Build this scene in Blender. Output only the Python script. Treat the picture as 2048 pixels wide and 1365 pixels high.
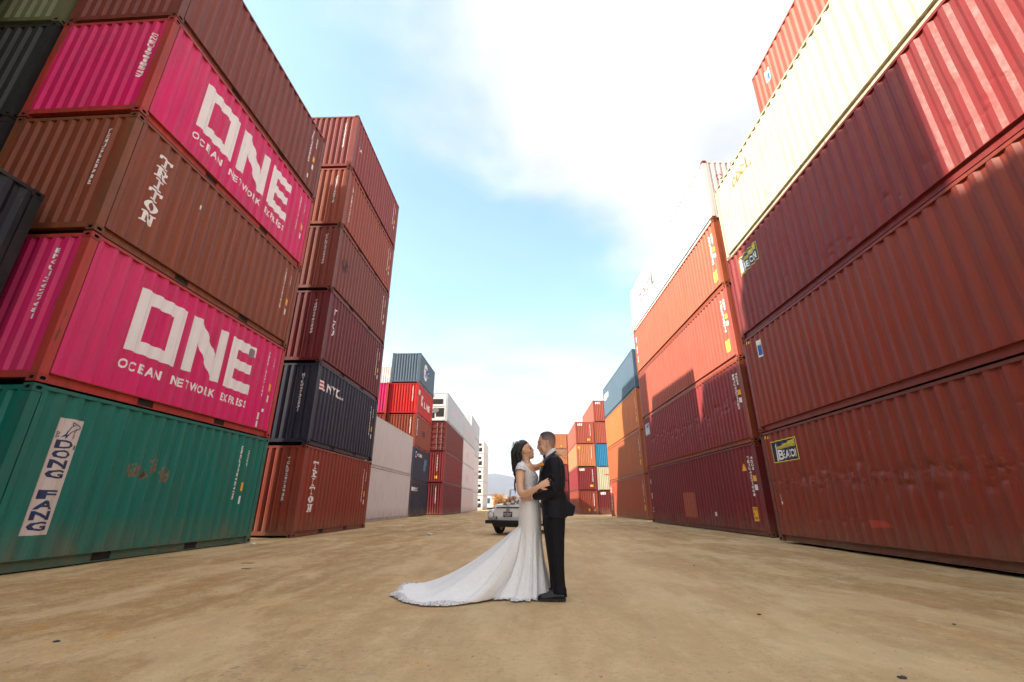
import bpy, bmesh, math, random
from mathutils import Vector, Matrix, noise
R = math.radians
random.seed(7)
for o in list(bpy.data.objects):
    bpy.data.objects.remove(o)
scn = bpy.context.scene
col = scn.collection

# ------------------------------------------------------------------ camera
FPX, PITCH, YAW, ROLL, CAMH = 884.5, .3537, -.0338, .0023, .9294
cam_d = bpy.data.cameras.new('camera')
cam_d.sensor_width = 36
cam_d.lens = FPX / 2048 * 36
cam_d.clip_start = .05
cam_d.clip_end = 20000
cam = bpy.data.objects.new('camera', cam_d)
col.objects.link(cam)
def _ray(x, y):
    u = (x - 1024) / FPX; v = (682.5 - y) / FPX
    c, s = math.cos(ROLL), math.sin(ROLL); u, v = c*u - s*v, s*u + c*v
    c, s = math.cos(PITCH), math.sin(PITCH); yr = c - s*v; z = s + c*v
    c, s = math.cos(YAW), math.sin(YAW)
    return Vector((c*u + s*yr, -s*u + c*yr, z))
def at(x, y, Y):                       # photo pixel + depth in metres -> point in the yard
    d = _ray(x, y)
    return Vector((d.x*Y/d.y, Y, CAMH + d.z*Y/d.y))
_f = _ray(1024, 682.5).normalized(); _r = (_ray(1124, 682.5) - _ray(1024, 682.5)).normalized(); _u = _r.cross(_f)
M = Matrix((_r, _u, -_f)).transposed().to_4x4()
M.translation = (0, 0, CAMH)
cam.matrix_world = M
scn.camera = cam
scn.render.resolution_x, scn.render.resolution_y = 1024, 682

# ------------------------------------------------------------------ sun, sky, exposure
SUN = Vector((-1, -.35, .68)).normalized()
sl = bpy.data.lights.new('sun', 'SUN'); sl.energy = 2.05; sl.angle = R(.6); sl.color = (1, .87, .70)
so = bpy.data.objects.new('sun', sl); col.objects.link(so)
so.rotation_euler = SUN.to_track_quat('Z', 'Y').to_euler(); so.location = (-40, -20, 60)
w = bpy.data.worlds.new('World'); scn.world = w; w.use_nodes = True
nt = w.node_tree; N = nt.nodes; L = nt.links
bg = N['Background']
sky = N.new('ShaderNodeTexSky'); sky.sky_type = 'NISHITA'; sky.sun_disc = False
sky.sun_elevation = math.asin(SUN.z); sky.sun_rotation = math.atan2(SUN.x, SUN.y)
sky.dust_density = 1.4; sky.air_density = 1.0; sky.ozone_density = 1.6
tc = N.new('ShaderNodeTexCoord'); sep = N.new('ShaderNodeSeparateXYZ'); L.new(tc.outputs['Generated'], sep.inputs[0])
def wm(op, a, b=None, c=None):
    m = N.new('ShaderNodeMath'); m.operation = op
    for i, q in enumerate((a, b, c)):
        if q is None: continue
        if isinstance(q, (int, float)): m.inputs[i].default_value = q
        else: L.new(q, m.inputs[i])
    return m.outputs[0]
zz = wm('MAXIMUM', wm('ADD', sep.outputs[2], .12), .05)
cx = wm('DIVIDE', sep.outputs[0], zz); cy = wm('DIVIDE', sep.outputs[1], zz)
cb = N.new('ShaderNodeCombineXYZ'); L.new(cx, cb.inputs[0]); L.new(cy, cb.inputs[1]); cb.inputs[2].default_value = 3.1
n1 = N.new('ShaderNodeTexNoise'); n1.inputs['Scale'].default_value = 1.7; n1.inputs['Detail'].default_value = 7; n1.inputs['Roughness'].default_value = .52; n1.inputs['Distortion'].default_value = .35
L.new(cb.outputs[0], n1.inputs['Vector'])
# the cloud bank thickens to the right of the yard
edge = wm('ADD', wm('SUBTRACT', cx, wm('MULTIPLY', cy, .58)), .60)
bank = wm('ADD', wm('MULTIPLY', edge, 1.15), wm('MULTIPLY', n1.outputs[0], 1.25))
mr = N.new('ShaderNodeMapRange'); mr.interpolation_type = 'SMOOTHSTEP'
mr.inputs['From Min'].default_value = .50; mr.inputs['From Max'].default_value = .98
L.new(bank, mr.inputs['Value'])
cov = wm('ADD', wm('MULTIPLY', mr.outputs[0], .86), .08)
hz = N.new('ShaderNodeMapRange'); hz.interpolation_type = 'SMOOTHSTEP'
hz.inputs['From Min'].default_value = .52; hz.inputs['From Max'].default_value = .08; L.new(sep.outputs[2], hz.inputs['Value'])
cov = wm('MAXIMUM', cov, wm('MULTIPLY', hz.outputs[0], .93))
n2 = N.new('ShaderNodeTexNoise'); n2.inputs['Scale'].default_value = 2.6; n2.inputs['Detail'].default_value = 5
L.new(cb.outputs[0], n2.inputs['Vector'])
cl = N.new('ShaderNodeMapRange'); cl.inputs['From Min'].default_value = .3; cl.inputs['From Max'].default_value = .7
cl.inputs['To Min'].default_value = 1.62; cl.inputs['To Max'].default_value = 2.7; L.new(n2.outputs[0], cl.inputs['Value'])
cc = N.new('ShaderNodeVectorMath'); cc.operation = 'SCALE'; cc.inputs[0].default_value = (.965, .985, 1.03); L.new(cl.outputs[0], cc.inputs['Scale'])
skb = N.new('ShaderNodeVectorMath'); skb.operation = 'MULTIPLY'; skb.inputs[1].default_value = (.84, .95, .80); L.new(sky.outputs[0], skb.inputs[0])
mx = N.new('ShaderNodeMix'); mx.data_type = 'RGBA'
L.new(cov, mx.inputs[0]); L.new(skb.outputs[0], mx.inputs[6]); L.new(cc.outputs[0], mx.inputs[7])
L.new(mx.outputs[2], bg.inputs[0]); bg.inputs[1].default_value = .1
scn.view_settings.view_transform = 'Standard'; scn.view_settings.look = 'None'
scn.view_settings.exposure = 2.45; scn.view_settings.gamma = 1

# ------------------------------------------------------------------ helpers
def link(o, parent=None):
    col.objects.link(o)
    if parent is not None: o.parent = parent
    return o
def tag(o, label=None, cat=None, group=None, kind=None):
    if label: o['label'] = label
    if cat: o['category'] = cat
    if group: o['group'] = group
    if kind: o['kind'] = kind
    return o
def empty(name, loc=(0, 0, 0), rz=0):
    o = bpy.data.objects.new(name, None); o.location = loc; o.rotation_euler = (0, 0, rz); o.empty_display_size = .3
    return link(o)
def mesh_from(bm, name, mats, smooth=False):
    me = bpy.data.meshes.new(name)
    bm.normal_update(); bm.to_mesh(me); bm.free()
    for m in (mats if isinstance(mats, (list, tuple)) else [mats]): me.materials.append(m)
    if smooth:
        for p in me.polygons: p.use_smooth = True
    return me
def obj(name, bm, mats, parent=None, smooth=False):
    me = bm if isinstance(bm, bpy.types.Mesh) else mesh_from(bm, name, mats, smooth)
    return link(bpy.data.objects.new(name, me), parent)
def box(bm, x0, y0, z0, x1, y1, z1, mi=0):
    v = [bm.verts.new(p) for p in ((x0,y0,z0),(x1,y0,z0),(x1,y1,z0),(x0,y1,z0),(x0,y0,z1),(x1,y0,z1),(x1,y1,z1),(x0,y1,z1))]
    for f in ((3,2,1,0),(4,5,6,7),(0,1,5,4),(1,2,6,5),(2,3,7,6),(3,0,4,7)):
        bm.faces.new([v[i] for i in f]).material_index = mi
    return v
def poly_prism(bm, pts, a0, a1, plane='xz', mi=0):
    # pts in a plane, extruded along the third axis between a0 and a1
    def P(p, a):
        return {'xz': (p[0], a, p[1]), 'yz': (a, p[0], p[1]), 'xy': (p[0], p[1], a)}[plane]
    A = [bm.verts.new(P(p, a0)) for p in pts]; B = [bm.verts.new(P(p, a1)) for p in pts]; n = len(pts)
    fs = [bm.faces.new(A), bm.faces.new(B[::-1])]
    for i in range(n): fs.append(bm.faces.new((A[i], A[(i+1)%n], B[(i+1)%n], B[i])))
    for f in fs: f.material_index = mi
    bmesh.ops.recalc_face_normals(bm, faces=fs)
def catmull(P, k=4):
    out = []
    n = len(P)
    for i in range(n-1):
        p0, p1, p2, p3 = P[max(i-1, 0)], P[i], P[i+1], P[min(i+2, n-1)]
        for j in range(k):
            t = j/k
            out.append(tuple(.5*((2*b) + (c-a)*t + (2*a-5*b+4*c-d)*t*t + (-a+3*b-3*c+d)*t**3) for a, b, c, d in zip(p0, p1, p2, p3)))
    out.append(tuple(P[-1]))
    return out
def tube(bm, pts, n=10, k=4, cap=True, ref=(0, 1, 0), mi=0):
    """pts: (x,y,z,r) or (x,y,z,ra,rd): ra across, rd along ref."""
    pts = [tuple(p) if len(p) == 5 else tuple(p) + (p[3],) for p in pts]
    Q = catmull(pts, k) if k > 1 else pts
    rings = []
    for i, q in enumerate(Q):
        a = Vector(Q[max(i-1, 0)][:3]); b = Vector(Q[min(i+1, len(Q)-1)][:3])
        t = (b-a); t = t.normalized() if t.length > 1e-9 else Vector((0, 0, 1))
        d = Vector(ref); d = d - t*d.dot(t)
        if d.length < .05: d = Vector((1, 0, 0)) - t*t.x
        d.normalize(); s = t.cross(d)
        c = Vector(q[:3])
        rings.append([bm.verts.new(c + s*math.cos(2*math.pi*j/n)*max(q[3], 1e-4) + d*math.sin(2*math.pi*j/n)*max(q[4], 1e-4)) for j in range(n)])
    for A, B in zip(rings, rings[1:]):
        for j in range(n): bm.faces.new((A[j], A[(j+1)%n], B[(j+1)%n], B[j])).material_index = mi
    if cap:
        bm.faces.new(rings[0][::-1]).material_index = mi; bm.faces.new(rings[-1]).material_index = mi
    return rings
def cyl(bm, c, axis, r, h, n=24, mi=0, r2=None):
    a = Vector(axis).normalized(); c = Vector(c)
    ref = Vector((0, 0, 1)) if abs(a.z) < .9 else Vector((1, 0, 0))
    s = a.cross(ref).normalized(); t = a.cross(s)
    r2 = r if r2 is None else r2
    A = [bm.verts.new(c - a*h/2 + (s*math.cos(2*math.pi*i/n) + t*math.sin(2*math.pi*i/n))*r) for i in range(n)]
    B = [bm.verts.new(c + a*h/2 + (s*math.cos(2*math.pi*i/n) + t*math.sin(2*math.pi*i/n))*r2) for i in range(n)]
    fs = [bm.faces.new(A), bm.faces.new(B[::-1])]
    for i in range(n): fs.append(bm.faces.new((A[i], B[i], B[(i+1)%n], A[(i+1)%n])))
    for f in fs: f.material_index = mi
    bmesh.ops.recalc_face_normals(bm, faces=fs)
def blob(bm, c, r, seg=10, rings=7, mi=0):
    res = bmesh.ops.create_uvsphere(bm, u_segments=seg, v_segments=rings, radius=1, matrix=Matrix.Translation(c) @ Matrix.Diagonal((r[0], r[1], r[2], 1)))
    if mi:
        for v in res['verts']:
            for f in v.link_faces: f.material_index = mi
def remeshed(bm, name, mat, vox=.006, smooth=4, parent=None):
    me = bpy.data.meshes.new('tmp'); bm.to_mesh(me); bm.free()
    o = bpy.data.objects.new('tmp', me); col.objects.link(o)
    m = o.modifiers.new('r', 'REMESH'); m.mode = 'VOXEL'; m.voxel_size = vox; m.use_smooth_shade = True
    s = o.modifiers.new('s', 'SMOOTH'); s.factor = .5; s.iterations = smooth
    bpy.context.view_layer.update()
    me2 = bpy.data.meshes.new_from_object(o.evaluated_get(bpy.context.evaluated_depsgraph_get()))
    bpy.data.objects.remove(o)
    me2.name = name; me2.materials.clear(); me2.materials.append(mat)
    for p in me2.polygons: p.use_smooth = True
    return link(bpy.data.objects.new(name, me2), parent)

# ------------------------------------------------------------------ materials
_mats = {}
class NT:
    def __init__(s, name):
        s.m = bpy.data.materials.new(name); s.m.use_nodes = True
        s.t = s.m.node_tree; s.b = s.t.nodes['Principled BSDF']
    def n(s, ty, **kw):
        x = s.t.nodes.new(ty)
        for k, v in kw.items(): setattr(x, k, v)
        return x
    def l(s, a, b): s.t.links.new(a, b)
    def pos(s, scale=(1, 1, 1), world=True):
        mp = s.n('ShaderNodeMapping'); mp.inputs['Scale'].default_value = scale
        g = s.n('ShaderNodeNewGeometry') if world else s.n('ShaderNodeTexCoord')
        s.l(g.outputs['Position'] if world else g.outputs['Object'], mp.inputs[0]); return mp.outputs[0]
    def noise(s, vec, scale, detail=4, rough=.55, dist=0):
        x = s.n('ShaderNodeTexNoise'); x.inputs['Scale'].default_value = scale; x.inputs['Detail'].default_value = detail
        x.inputs['Roughness'].default_value = rough; x.inputs['Distortion'].default_value = dist
        s.l(vec, x.inputs['Vector']); return x.outputs[0]
    def ramp(s, v, a, b, lo=0, hi=1):
        x = s.n('ShaderNodeMapRange'); x.inputs[1].default_value = a; x.inputs[2].default_value = b
        x.inputs[3].default_value = lo; x.inputs[4].default_value = hi; s.l(v, x.inputs[0]); return x.outputs[0]
    def mix(s, f, a, b):
        x = s.n('ShaderNodeMix', data_type='RGBA')
        for i, q in ((0, f), (6, a), (7, b)):
            if isinstance(q, (int, float)): x.inputs[i].default_value = q
            elif isinstance(q, tuple): x.inputs[i].default_value = q + (1,) if len(q) == 3 else q
            else: s.l(q, x.inputs[i])
        return x.outputs[2]
    def math(s, op, a, b):
        x = s.n('ShaderNodeMath', operation=op)
        for i, q in enumerate((a, b)):
            if isinstance(q, (int, float)): x.inputs[i].default_value = q
            else: s.l(q, x.inputs[i])
        return x.outputs[0]
    def bump(s, h, strength=.3, dist=.01, prev=None):
        x = s.n('ShaderNodeBump'); x.inputs['Strength'].default_value = strength; x.inputs['Distance'].default_value = dist
        s.l(h, x.inputs['Height'])
        if prev is not None: s.l(prev, x.inputs['Normal'])
        return x.outputs[0]
def plain(name, c, rough=.6, metal=0, spec=.5, var=.12, scale=8, bump=0):
    if name in _mats: return _mats[name]
    t = NT(name); p = t.pos()
    a = t.noise(p, scale, 5)
    t.l(t.mix(a, tuple(x*(1-var) for x in c), tuple(min(1, x*(1+var)) for x in c)), t.b.inputs['Base Color'])
    t.b.inputs['Roughness'].default_value = rough; t.b.inputs['Metallic'].default_value = metal
    t.b.inputs['Specular IOR Level'].default_value = spec
    if bump: t.l(t.bump(t.noise(p, scale*5, 4), bump, .003), t.b.inputs['Normal'])
    _mats[name] = t.m; return t.m
def paint(name, c, rust=.5, rough=.47, fade=.25, dirt=.5, scar=.4, band=None):
    """weathered container paint: faded in vertical streaks, rust at chips, scratches, grime"""
    if name in _mats: return _mats[name]
    t = NT(name)
    k_ = .90 if min(c) > .25 else .85
    c = tuple(x*k_ for x in c)
    if k_ < .88: m_ = min(c); c = tuple(max(x - .35*m_, .0008) for x in c)
    lum = sum(c)/3
    pale = tuple(x*(1+fade*.6) + .012*fade for x in c); deep = tuple(x*(1-fade*.75) for x in c)
    streak = t.noise(t.pos((5, 5, .35)), 1.7, 6, .6)
    big = t.noise(t.pos(), .55, 4)
    base = t.mix(t.ramp(streak, .3, .7), deep, pale)
    base = t.mix(t.ramp(big, .35, .7, 0, .45), base, tuple(x*.72+lum*.22 for x in c))
    fine = t.noise(t.pos(), 9, 8, .65)
    # scuffs: long thin pale scratches, mostly vertical
    sc = t.noise(t.pos((22, 22, 1.3)), 3.0, 3, .5, .6)
    scm = t.math('MULTIPLY', t.ramp(sc, .70, .74), t.ramp(t.noise(t.pos(), .9, 2), .5, .6))
    base = t.mix(t.math('MULTIPLY', scm, scar), base, tuple(min(.8, x*1.5+.12) for x in c))
    # rust chips and runs
    run = t.noise(t.pos((3.5, 3.5, .8)), 2.4, 9, .68, .3)
    rm = t.math('MULTIPLY', t.ramp(run, .66-.05*rust, .72-.04*rust), min(1, rust*1.3))
    base = t.mix(rm, base, t.mix(fine, (.045, .018, .010), (.17, .065, .025)))
    gr = t.math('MULTIPLY', t.ramp(t.noise(t.pos((1.2, 1.2, .5)), 1.9, 7, .65), .48, .8), dirt*.55)
    base = t.mix(gr, base, (.085, .07, .055))
    gp = t.n('ShaderNodeNewGeometry'); sp = t.n('ShaderNodeSeparateXYZ'); t.l(gp.outputs['Position'], sp.inputs[0])
    # road dust thrown up on the lowest part of boxes that stand on the dirt
    dust = t.math('MULTIPLY', t.ramp(sp.outputs[2], .75, .12), t.ramp(t.noise(t.pos((1, 1, .7)), 2.6, 6, .65), .28, .75))
    base = t.mix(t.math('MULTIPLY', dust, .75), base, (.20, .135, .08))
    if band:
        bz, bw = band
        near_ = t.ramp(t.math('ABSOLUTE', t.math('SUBTRACT', sp.outputs[2], bz), 0), bw, .02)
        sn = t.noise(t.pos((1, 1, 1.6)), 7.5, 7, .7, .5)
        base = t.mix(t.math('MULTIPLY', t.math('MULTIPLY', near_, t.ramp(sn, .56, .63)), .5), base, tuple(min(.7, x*1.2+.11) for x in c))
        base = t.mix(t.math('MULTIPLY', t.math('MULTIPLY', near_, t.ramp(sn, .45, .38)), .75), base, tuple(x*.32 for x in c))
    t.l(base, t.b.inputs['Base Color']); t.b.inputs['Specular IOR Level'].default_value = .32
    t.l(t.ramp(fine, .2, .8, rough-.05, rough+.15), t.b.inputs['Roughness'])
    b = t.bump(t.noise(t.pos((1, 1, .6)), 2.2, 3), .35, .02)
    b = t.bump(fine, .12, .004, b)
    t.l(b, t.b.inputs['Normal'])
    _mats[name] = t.m; return t.m
def frame_paint(base_name, c):
    # the frame of the box shows the same paint with much more rust
    return paint(base_name + '_frame', tuple(x*.92 for x in c), rust=.85, rough=.42, fade=.3, dirt=.7)
DARK = plain('dark_steel_and_shade', (.012, .012, .013), .7)  # also paints the shade inside fork pockets and casting holes
RUST = plain('rusty_steel', (.12, .055, .03), .75, var=.5, scale=14, bump=.4)
def lettering(name, c, wear=.35, under=(.2, .05, .05)):
    if name in _mats: return _mats[name]
    t = NT(name)
    a = t.noise(t.pos((4, 4, .7)), 5, 8, .7)
    k = t.mix(t.math('MULTIPLY', t.ramp(a, .60, .72), wear), c, under)
    k = t.mix(t.math('MULTIPLY', t.ramp(t.noise(t.pos(), 1.5, 4), .4, .8), .3), k, tuple(x*.72 for x in c))
    t.l(k, t.b.inputs['Base Color']); t.b.inputs['Roughness'].default_value = .5
    _mats[name] = t.m; return t.m
WHITE = lettering('white_lettering', (.80, .80, .83))
BLACKL = lettering('black_lettering', (.015, .017, .025), .1, (.2, .2, .2))
NAVYL = lettering('navy_lettering', (.012, .03, .10), .25, (.5, .45, .45))
YELL = lettering('yellow_sticker', (.85, .45, .03), .2, (.4, .2, .05))
YEL2 = lettering('lemon_sticker', (.80, .70, .06), .15, (.4, .3, .05))
REDL = lettering('red_lettering', (.60, .04, .05), .15, (.6, .4, .4))
ORNL = lettering('orange_lettering', (.60, .12, .01), .1, (.7, .5, .3))
PINKL = lettering('pink_lettering', (.72, .22, .36), .1, (.7, .5, .5))
BLUEL = lettering('blue_lettering', (.03, .12, .40), .1, (.4, .4, .5))
CREAML = lettering('cream_banner', (.58, .52, .50), .3, (.35, .3, .28))

# ------------------------------------------------------------------ glyphs (built-in font, no files)
_gl = {}
def glyph(ch):
    if ch in _gl: return _gl[ch]
    c = bpy.data.curves.new('g', 'FONT'); c.body = ch; c.resolution_u = 2; c.offset = .034
    o = bpy.data.objects.new('g', c); col.objects.link(o)
    bpy.context.view_layer.update()
    me = bpy.data.meshes.new_from_object(o.evaluated_get(bpy.context.evaluated_depsgraph_get()))
    vs = [(v.co.x, v.co.y) for v in me.vertices]; fs = [tuple(p.vertices) for p in me.polygons]
    bpy.data.objects.remove(o); bpy.data.meshes.remove(me)
    _gl[ch] = (vs, fs); return _gl[ch]
def text_polys(s, u0, v0, u1, v1, stacked=False, gap=.18):
    """characters stretched to fill a box; stacked = one above the other, reading downwards"""
    out = []
    n = len(s)
    if stacked:
        h = (v1-v0)/sum(0 if q == ' ' else 1 for q in s); b1 = v1
        for ch in s:
            if ch != ' ': out += _fit(ch, u0, b1-h*(1-gap), u1, b1)
            b1 -= h*(0 if ch == ' ' else 1)
    else:
        ws = [.42 if c in 'I1.,' else (.5 if c == ' ' else (1.3 if c in 'WM' else 1)) for c in s]
        tot = sum(ws); u = u0; k = (u1-u0)/tot
        for ch, q in zip(s, ws):
            if ch != ' ': out += _fit(ch, u, v0, u + q*k*(1-gap), v1)
            u += q*k
    return out
def _fit(ch, u0, v0, u1, v1):
    vs, fs = glyph(ch)
    x0 = min(v[0] for v in vs); x1 = max(v[0] for v in vs); y0 = min(v[1] for v in vs); y1 = max(v[1] for v in vs)
    if ch in 'I1-.' and (x1-x0) < .3:
        m = (u0+u1)/2; k = (u1-u0)*.22; u0, u1 = m-k, m+k
    if ch == '-': m = (v0+v1)/2; v0, v1 = m-.02, m+.02
    T = lambda p: (u0+(p[0]-x0)/max(x1-x0, 1e-6)*(u1-u0), v0+(p[1]-y0)/max(y1-y0, 1e-6)*(v1-v0))
    P = [T(v) for v in vs]
    return [[P[i] for i in f] for f in fs]
def rects(*rs): return [[(a, b), (c, b), (c, d), (a, d)] for a, b, c, d in rs]
def in_box(polys, u0, v0, u1, v1): return [[(u0+x*(u1-u0), v0+y*(v1-v0)) for x, y in p] for p in polys]
# slab-serif capitals in a unit box
SLAB = {
 'T': rects((.36,.12,.64,1),(0,.82,.36,1),(.64,.82,1,1),(0,.66,.13,.82),(.87,.66,1,.82),(.2,0,.8,.12)),
 'I': rects((.36,.14,.64,.86),(.15,0,.85,.14),(.15,.86,.85,1)),
 'R': rects((.12,.14,.38,.86),(0,0,.5,.14),(0,.86,.38,1),(.38,.84,.8,1),(.7,.56,.92,.84),(.38,.42,.8,.56)) + [[(.45,.42),(.68,.42),(1,0),(.72,0)]],
 'N': rects((.1,.14,.3,.86),(0,0,.42,.14),(.72,.14,.9,.86),(.6,.86,1,1),(0,.86,.3,1)) + [[(.3,1),(.3,.72),(.72,0),(.9,0),(.9,.14),(.5,.8)]],
 'O': [[(.5+.5*math.cos(a), .5+.5*math.sin(a)), (.5+.5*math.cos(b), .5+.5*math.sin(b)), (.5+.24*math.cos(b), .5+.34*math.sin(b)), (.5+.24*math.cos(a), .5+.34*math.sin(a))]
       for a, b in [(i*math.pi/8, (i+1)*math.pi/8) for i in range(16)]],
}
def triton(u0, v0, u1, v1):
    out = []; h = (v1-v0)/6
    for i, ch in enumerate('TRITON'): out += in_box(SLAB[ch], u0, v1-(i+1)*h+.03, u1, v1-i*h)
    return out
ONE_BIG = rects((0,0,.27,1),(.27,.79,.86,1),(.27,0,.86,.19),(.86,0,1.14,1)) 

# ------------------------------------------------------------------ containers
W = 2.438
class Prof:
    """trapezoid corrugation between a and b; depth measured inwards"""
    def __init__(s, a, b, period, flat, slope, inner, depth):
        s.a, s.b, s.per, s.depth = a, b, period, depth
        s.br = [a]; s.dp = [0.0]
        n = max(1, int(round((b-a-flat)/period))); k = (b-a)/(n*period+flat)
        u = a
        for i in range(n):
            for d, q in ((flat, 0), (slope, depth), (inner, depth), (slope, 0)):
                u += d*k; s.br.append(u); s.dp.append(q)
        u += flat*k; s.br.append(min(u, b)); s.dp.append(0)
    def __call__(s, u):
        if u <= s.br[0] or u >= s.br[-1]: return 0.0
        import bisect
        i = bisect.bisect_right(s.br, u)-1; i = min(i, len(s.br)-2)
        t = (u-s.br[i])/max(s.br[i+1]-s.br[i], 1e-9)
        return s.dp[i]+(s.dp[i+1]-s.dp[i])*t
_prof = {}
def side_prof(Ln, kind):
    key = (Ln, kind)
    if key not in _prof:
        if kind == 'reefer': _prof[key] = Prof(.17, Ln-.17, .30, .24, .008, .044, .010)
        else: _prof[key] = Prof(.165, Ln-.165, .2795, .074, .066, .0735, .037)
    return _prof[key]
END_PROF = Prof(.15, W-.15, .2385, .085, .045, .0635, .042)
def side_mesh(Ln, H, kind, mat, face, dents=None):
    pr = side_prof(Ln, kind); bm = bmesh.new()
    z0, z1 = .168, H-.062
    rows = [z0, z1] if not dents else [z0+(z1-z0)*i/90 for i in range(91)]
    us = list(pr.br)
    if dents:
        ex = []
        for a, b in zip(us, us[1:]): ex += [a, a+(b-a)/3, a+(b-a)*2/3]
        us = ex + [us[-1]]
    grid = []
    for u in us:
        c = []
        for z in rows:
            d = .008 + pr(u) + (dents(u, z, pr(u)) if dents else 0)
            x = W-d if face == 'E' else d
            c.append(bm.verts.new((x, u, z)))
        grid.append(c)
    for A, B in zip(grid, grid[1:]):
        for j in range(len(rows)-1):
            q = (A[j], B[j], B[j+1], A[j+1]) if face == 'E' else (A[j], A[j+1], B[j+1], B[j])
            bm.faces.new(q)
    me = mesh_from(bm, 'side_wall', mat)
    if dents:
        for p in me.polygons: p.use_smooth = False
    return me
def end_mesh(H, mat, face, Ln, y=0):
    bm = bmesh.new(); z0, z1 = .172, H-.098; g = []
    for u in END_PROF.br:
        d = .010 + END_PROF(u)
        yy = d if face == 'S' else Ln-d
        g.append((bm.verts.new((u, yy, z0)), bm.verts.new((u, yy, z1))))
    for A, B in zip(g, g[1:]):
        bm.faces.new((A[0], B[0], B[1], A[1]) if face == 'S' else (A[0], A[1], B[1], B[0]))
    return mesh_from(bm, 'end_wall', mat)
def frame_bm(Ln, H, pockets):
    bm = bmesh.new()
    P = .15; C = .122
    for sx in (0, 1):
        for sy in (0, 1):
            x0 = 0 if not sx else W-P; y0 = 0 if not sy else Ln-P
            box(bm, x0+.002, y0+.002, C, x0+P-.002, y0+P-.002, H-C)
    for sx in (0, 1):
        f = (lambda a, b: (a, b)) if not sx else (lambda a, b: (W-b, W-a))
        a, b = f(.0, .058); box(bm, a, .179, H-.062, b, Ln-.179, H-.006)      # top side rail
        a, b = f(.001, .085); box(bm, a, .179, .156, b, Ln-.179, .1675)         # lip
        ys = [.179]
        if pockets:
            for c in (Ln/2-1.03, Ln/2+1.03): ys += [c-.18, c+.18]
        ys.append(Ln-.179)
        a, b = f(.062, .085)
        for i in range(0, len(ys), 2): box(bm, a, ys[i], .024, b, ys[i+1], .1555)
        a, b = f(.040, .088); box(bm, a, .179, .010, b, Ln-.179, .0235)
    for y in (.012, Ln-.10):
        box(bm, .163, y, .060, W-.163, y+.088, .171)
        box(bm, .163, y, H-.097, W-.163, y+.088, H-.028)
    return bm
def casting_mesh(sx, sy, up):
    # corner casting with oval holes cut in the two outer sides and the outer top or bottom
    bm = bmesh.new(); a, b, c = .162, .178, .118
    def panel(o, U, V, hu, hv, depth):
        o, U, V = Vector(o), Vector(U), Vector(V); nrm = U.cross(V).normalized()
        cen = o+U/2+V/2
        ring = [cen+U*x+V*y for x, y in ((.5,0),(.5,.5),(0,.5),(-.5,.5),(-.5,0),(-.5,-.5),(0,-.5),(.5,-.5))]
        un, vn = U.normalized(), V.normalized()
        hole = [cen+un*hu*math.cos(i*math.pi/4)*(1 if i%2==0 else 1.15)+vn*hv*math.sin(i*math.pi/4)*(1 if i%2==0 else 1.15) for i in range(8)]
        r = [bm.verts.new(p) for p in ring]; h = [bm.verts.new(p) for p in hole]; k = [bm.verts.new(p-nrm*depth) for p in hole]
        for i in range(8):
            j = (i+1)%8
            bm.faces.new((r[i], r[j], h[j], h[i]))
            bm.faces.new((h[i], h[j], k[j], k[i])).material_index = 1
        bm.faces.new(k).material_index = 1  # hole walls and bottom coloured dark for the shade inside
    panel((a,0,0),(0,b,0),(0,0,c),.044,.028,.045)      # outer x face
    panel((0,0,0),(a,0,0),(0,0,c),.040,.028,.045)      # outer y face (-y)
    panel((0,0,c),(a,0,0),(0,b,0),.032,.055,.03)       # outer z face
    v = [bm.verts.new(p) for p in ((0,0,0),(0,b,0),(0,b,c),(0,0,c),(a,b,0),(a,b,c),(a,0,0))]
    bm.faces.new((v[0],v[3],v[2],v[1])); bm.faces.new((v[1],v[2],v[5],v[4])); bm.faces.new((v[0],v[1],v[4],v[6]))
    # local: +x outer, -y outer, +z outer
    S = Matrix.Diagonal((1 if sx else -1, -1 if sy else 1, 1 if up else -1, 1))
    bmesh.ops.transform(bm, matrix=S, verts=bm.verts)
    if S.determinant() < 0: bmesh.ops.reverse_faces(bm, faces=bm.faces)
    return bm
_cache = {}; DIMS = {}
def cached(key, fn):
    if key not in _cache: _cache[key] = fn()
    return _cache[key]
def door_end(root, Ln, H, c, face='S'):
    m = paint(c[0], c[1])
    Y = lambda d: d if face == 'S' else Ln-d
    for s in (0, 1):
        bm = bmesh.new(); x0 = .14 + s*(W-.28)/2+.004; x1 = .14+(s+1)*(W-.28)/2-.004
        zs = [.17]; n = 5; h = (H-.27)/n
        us = []
        for i in range(n): us += [.17+i*h, .17+i*h+h*.30, .17+i*h+h*.38, .17+i*h+h*.85, .17+i*h+h*.93]
        us.append(H-.10); dp = [0, 0, .03, .03, 0]*n+[0]
        prev = None
        for z, d in zip(us, dp):
            cur = (bm.verts.new((x0, Y(.02+d), z)), bm.verts.new((x1, Y(.02+d), z)))
            if prev: bm.faces.new((prev[0], prev[1], cur[1], cur[0]) if face == 'S' else (prev[1], prev[0], cur[0], cur[1]))
            prev = cur
        leaf = obj('door', bm, m, root)
        for k in (.30, .72):
            b2 = bmesh.new(); xx = x0+(x1-x0)*k
            cyl(b2, (xx, Y(-.008), H/2), (0, 0, 1), .017, H-.30, 8)
            for z in (.2, .8, H/2, H-.8, H-.2): box(b2, xx-.05, min(Y(-.012), Y(.02)), z-.03, xx+.05, max(Y(-.012), Y(.02)), z+.03)
            box(b2, xx-.2, min(Y(-.03), Y(-.012)), 1.05, xx+.02, max(Y(-.03), Y(-.012)), 1.09)
            obj('lock_rod', b2, plain('galvanised', (.30, .29, .28), .45, .6), leaf)
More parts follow.
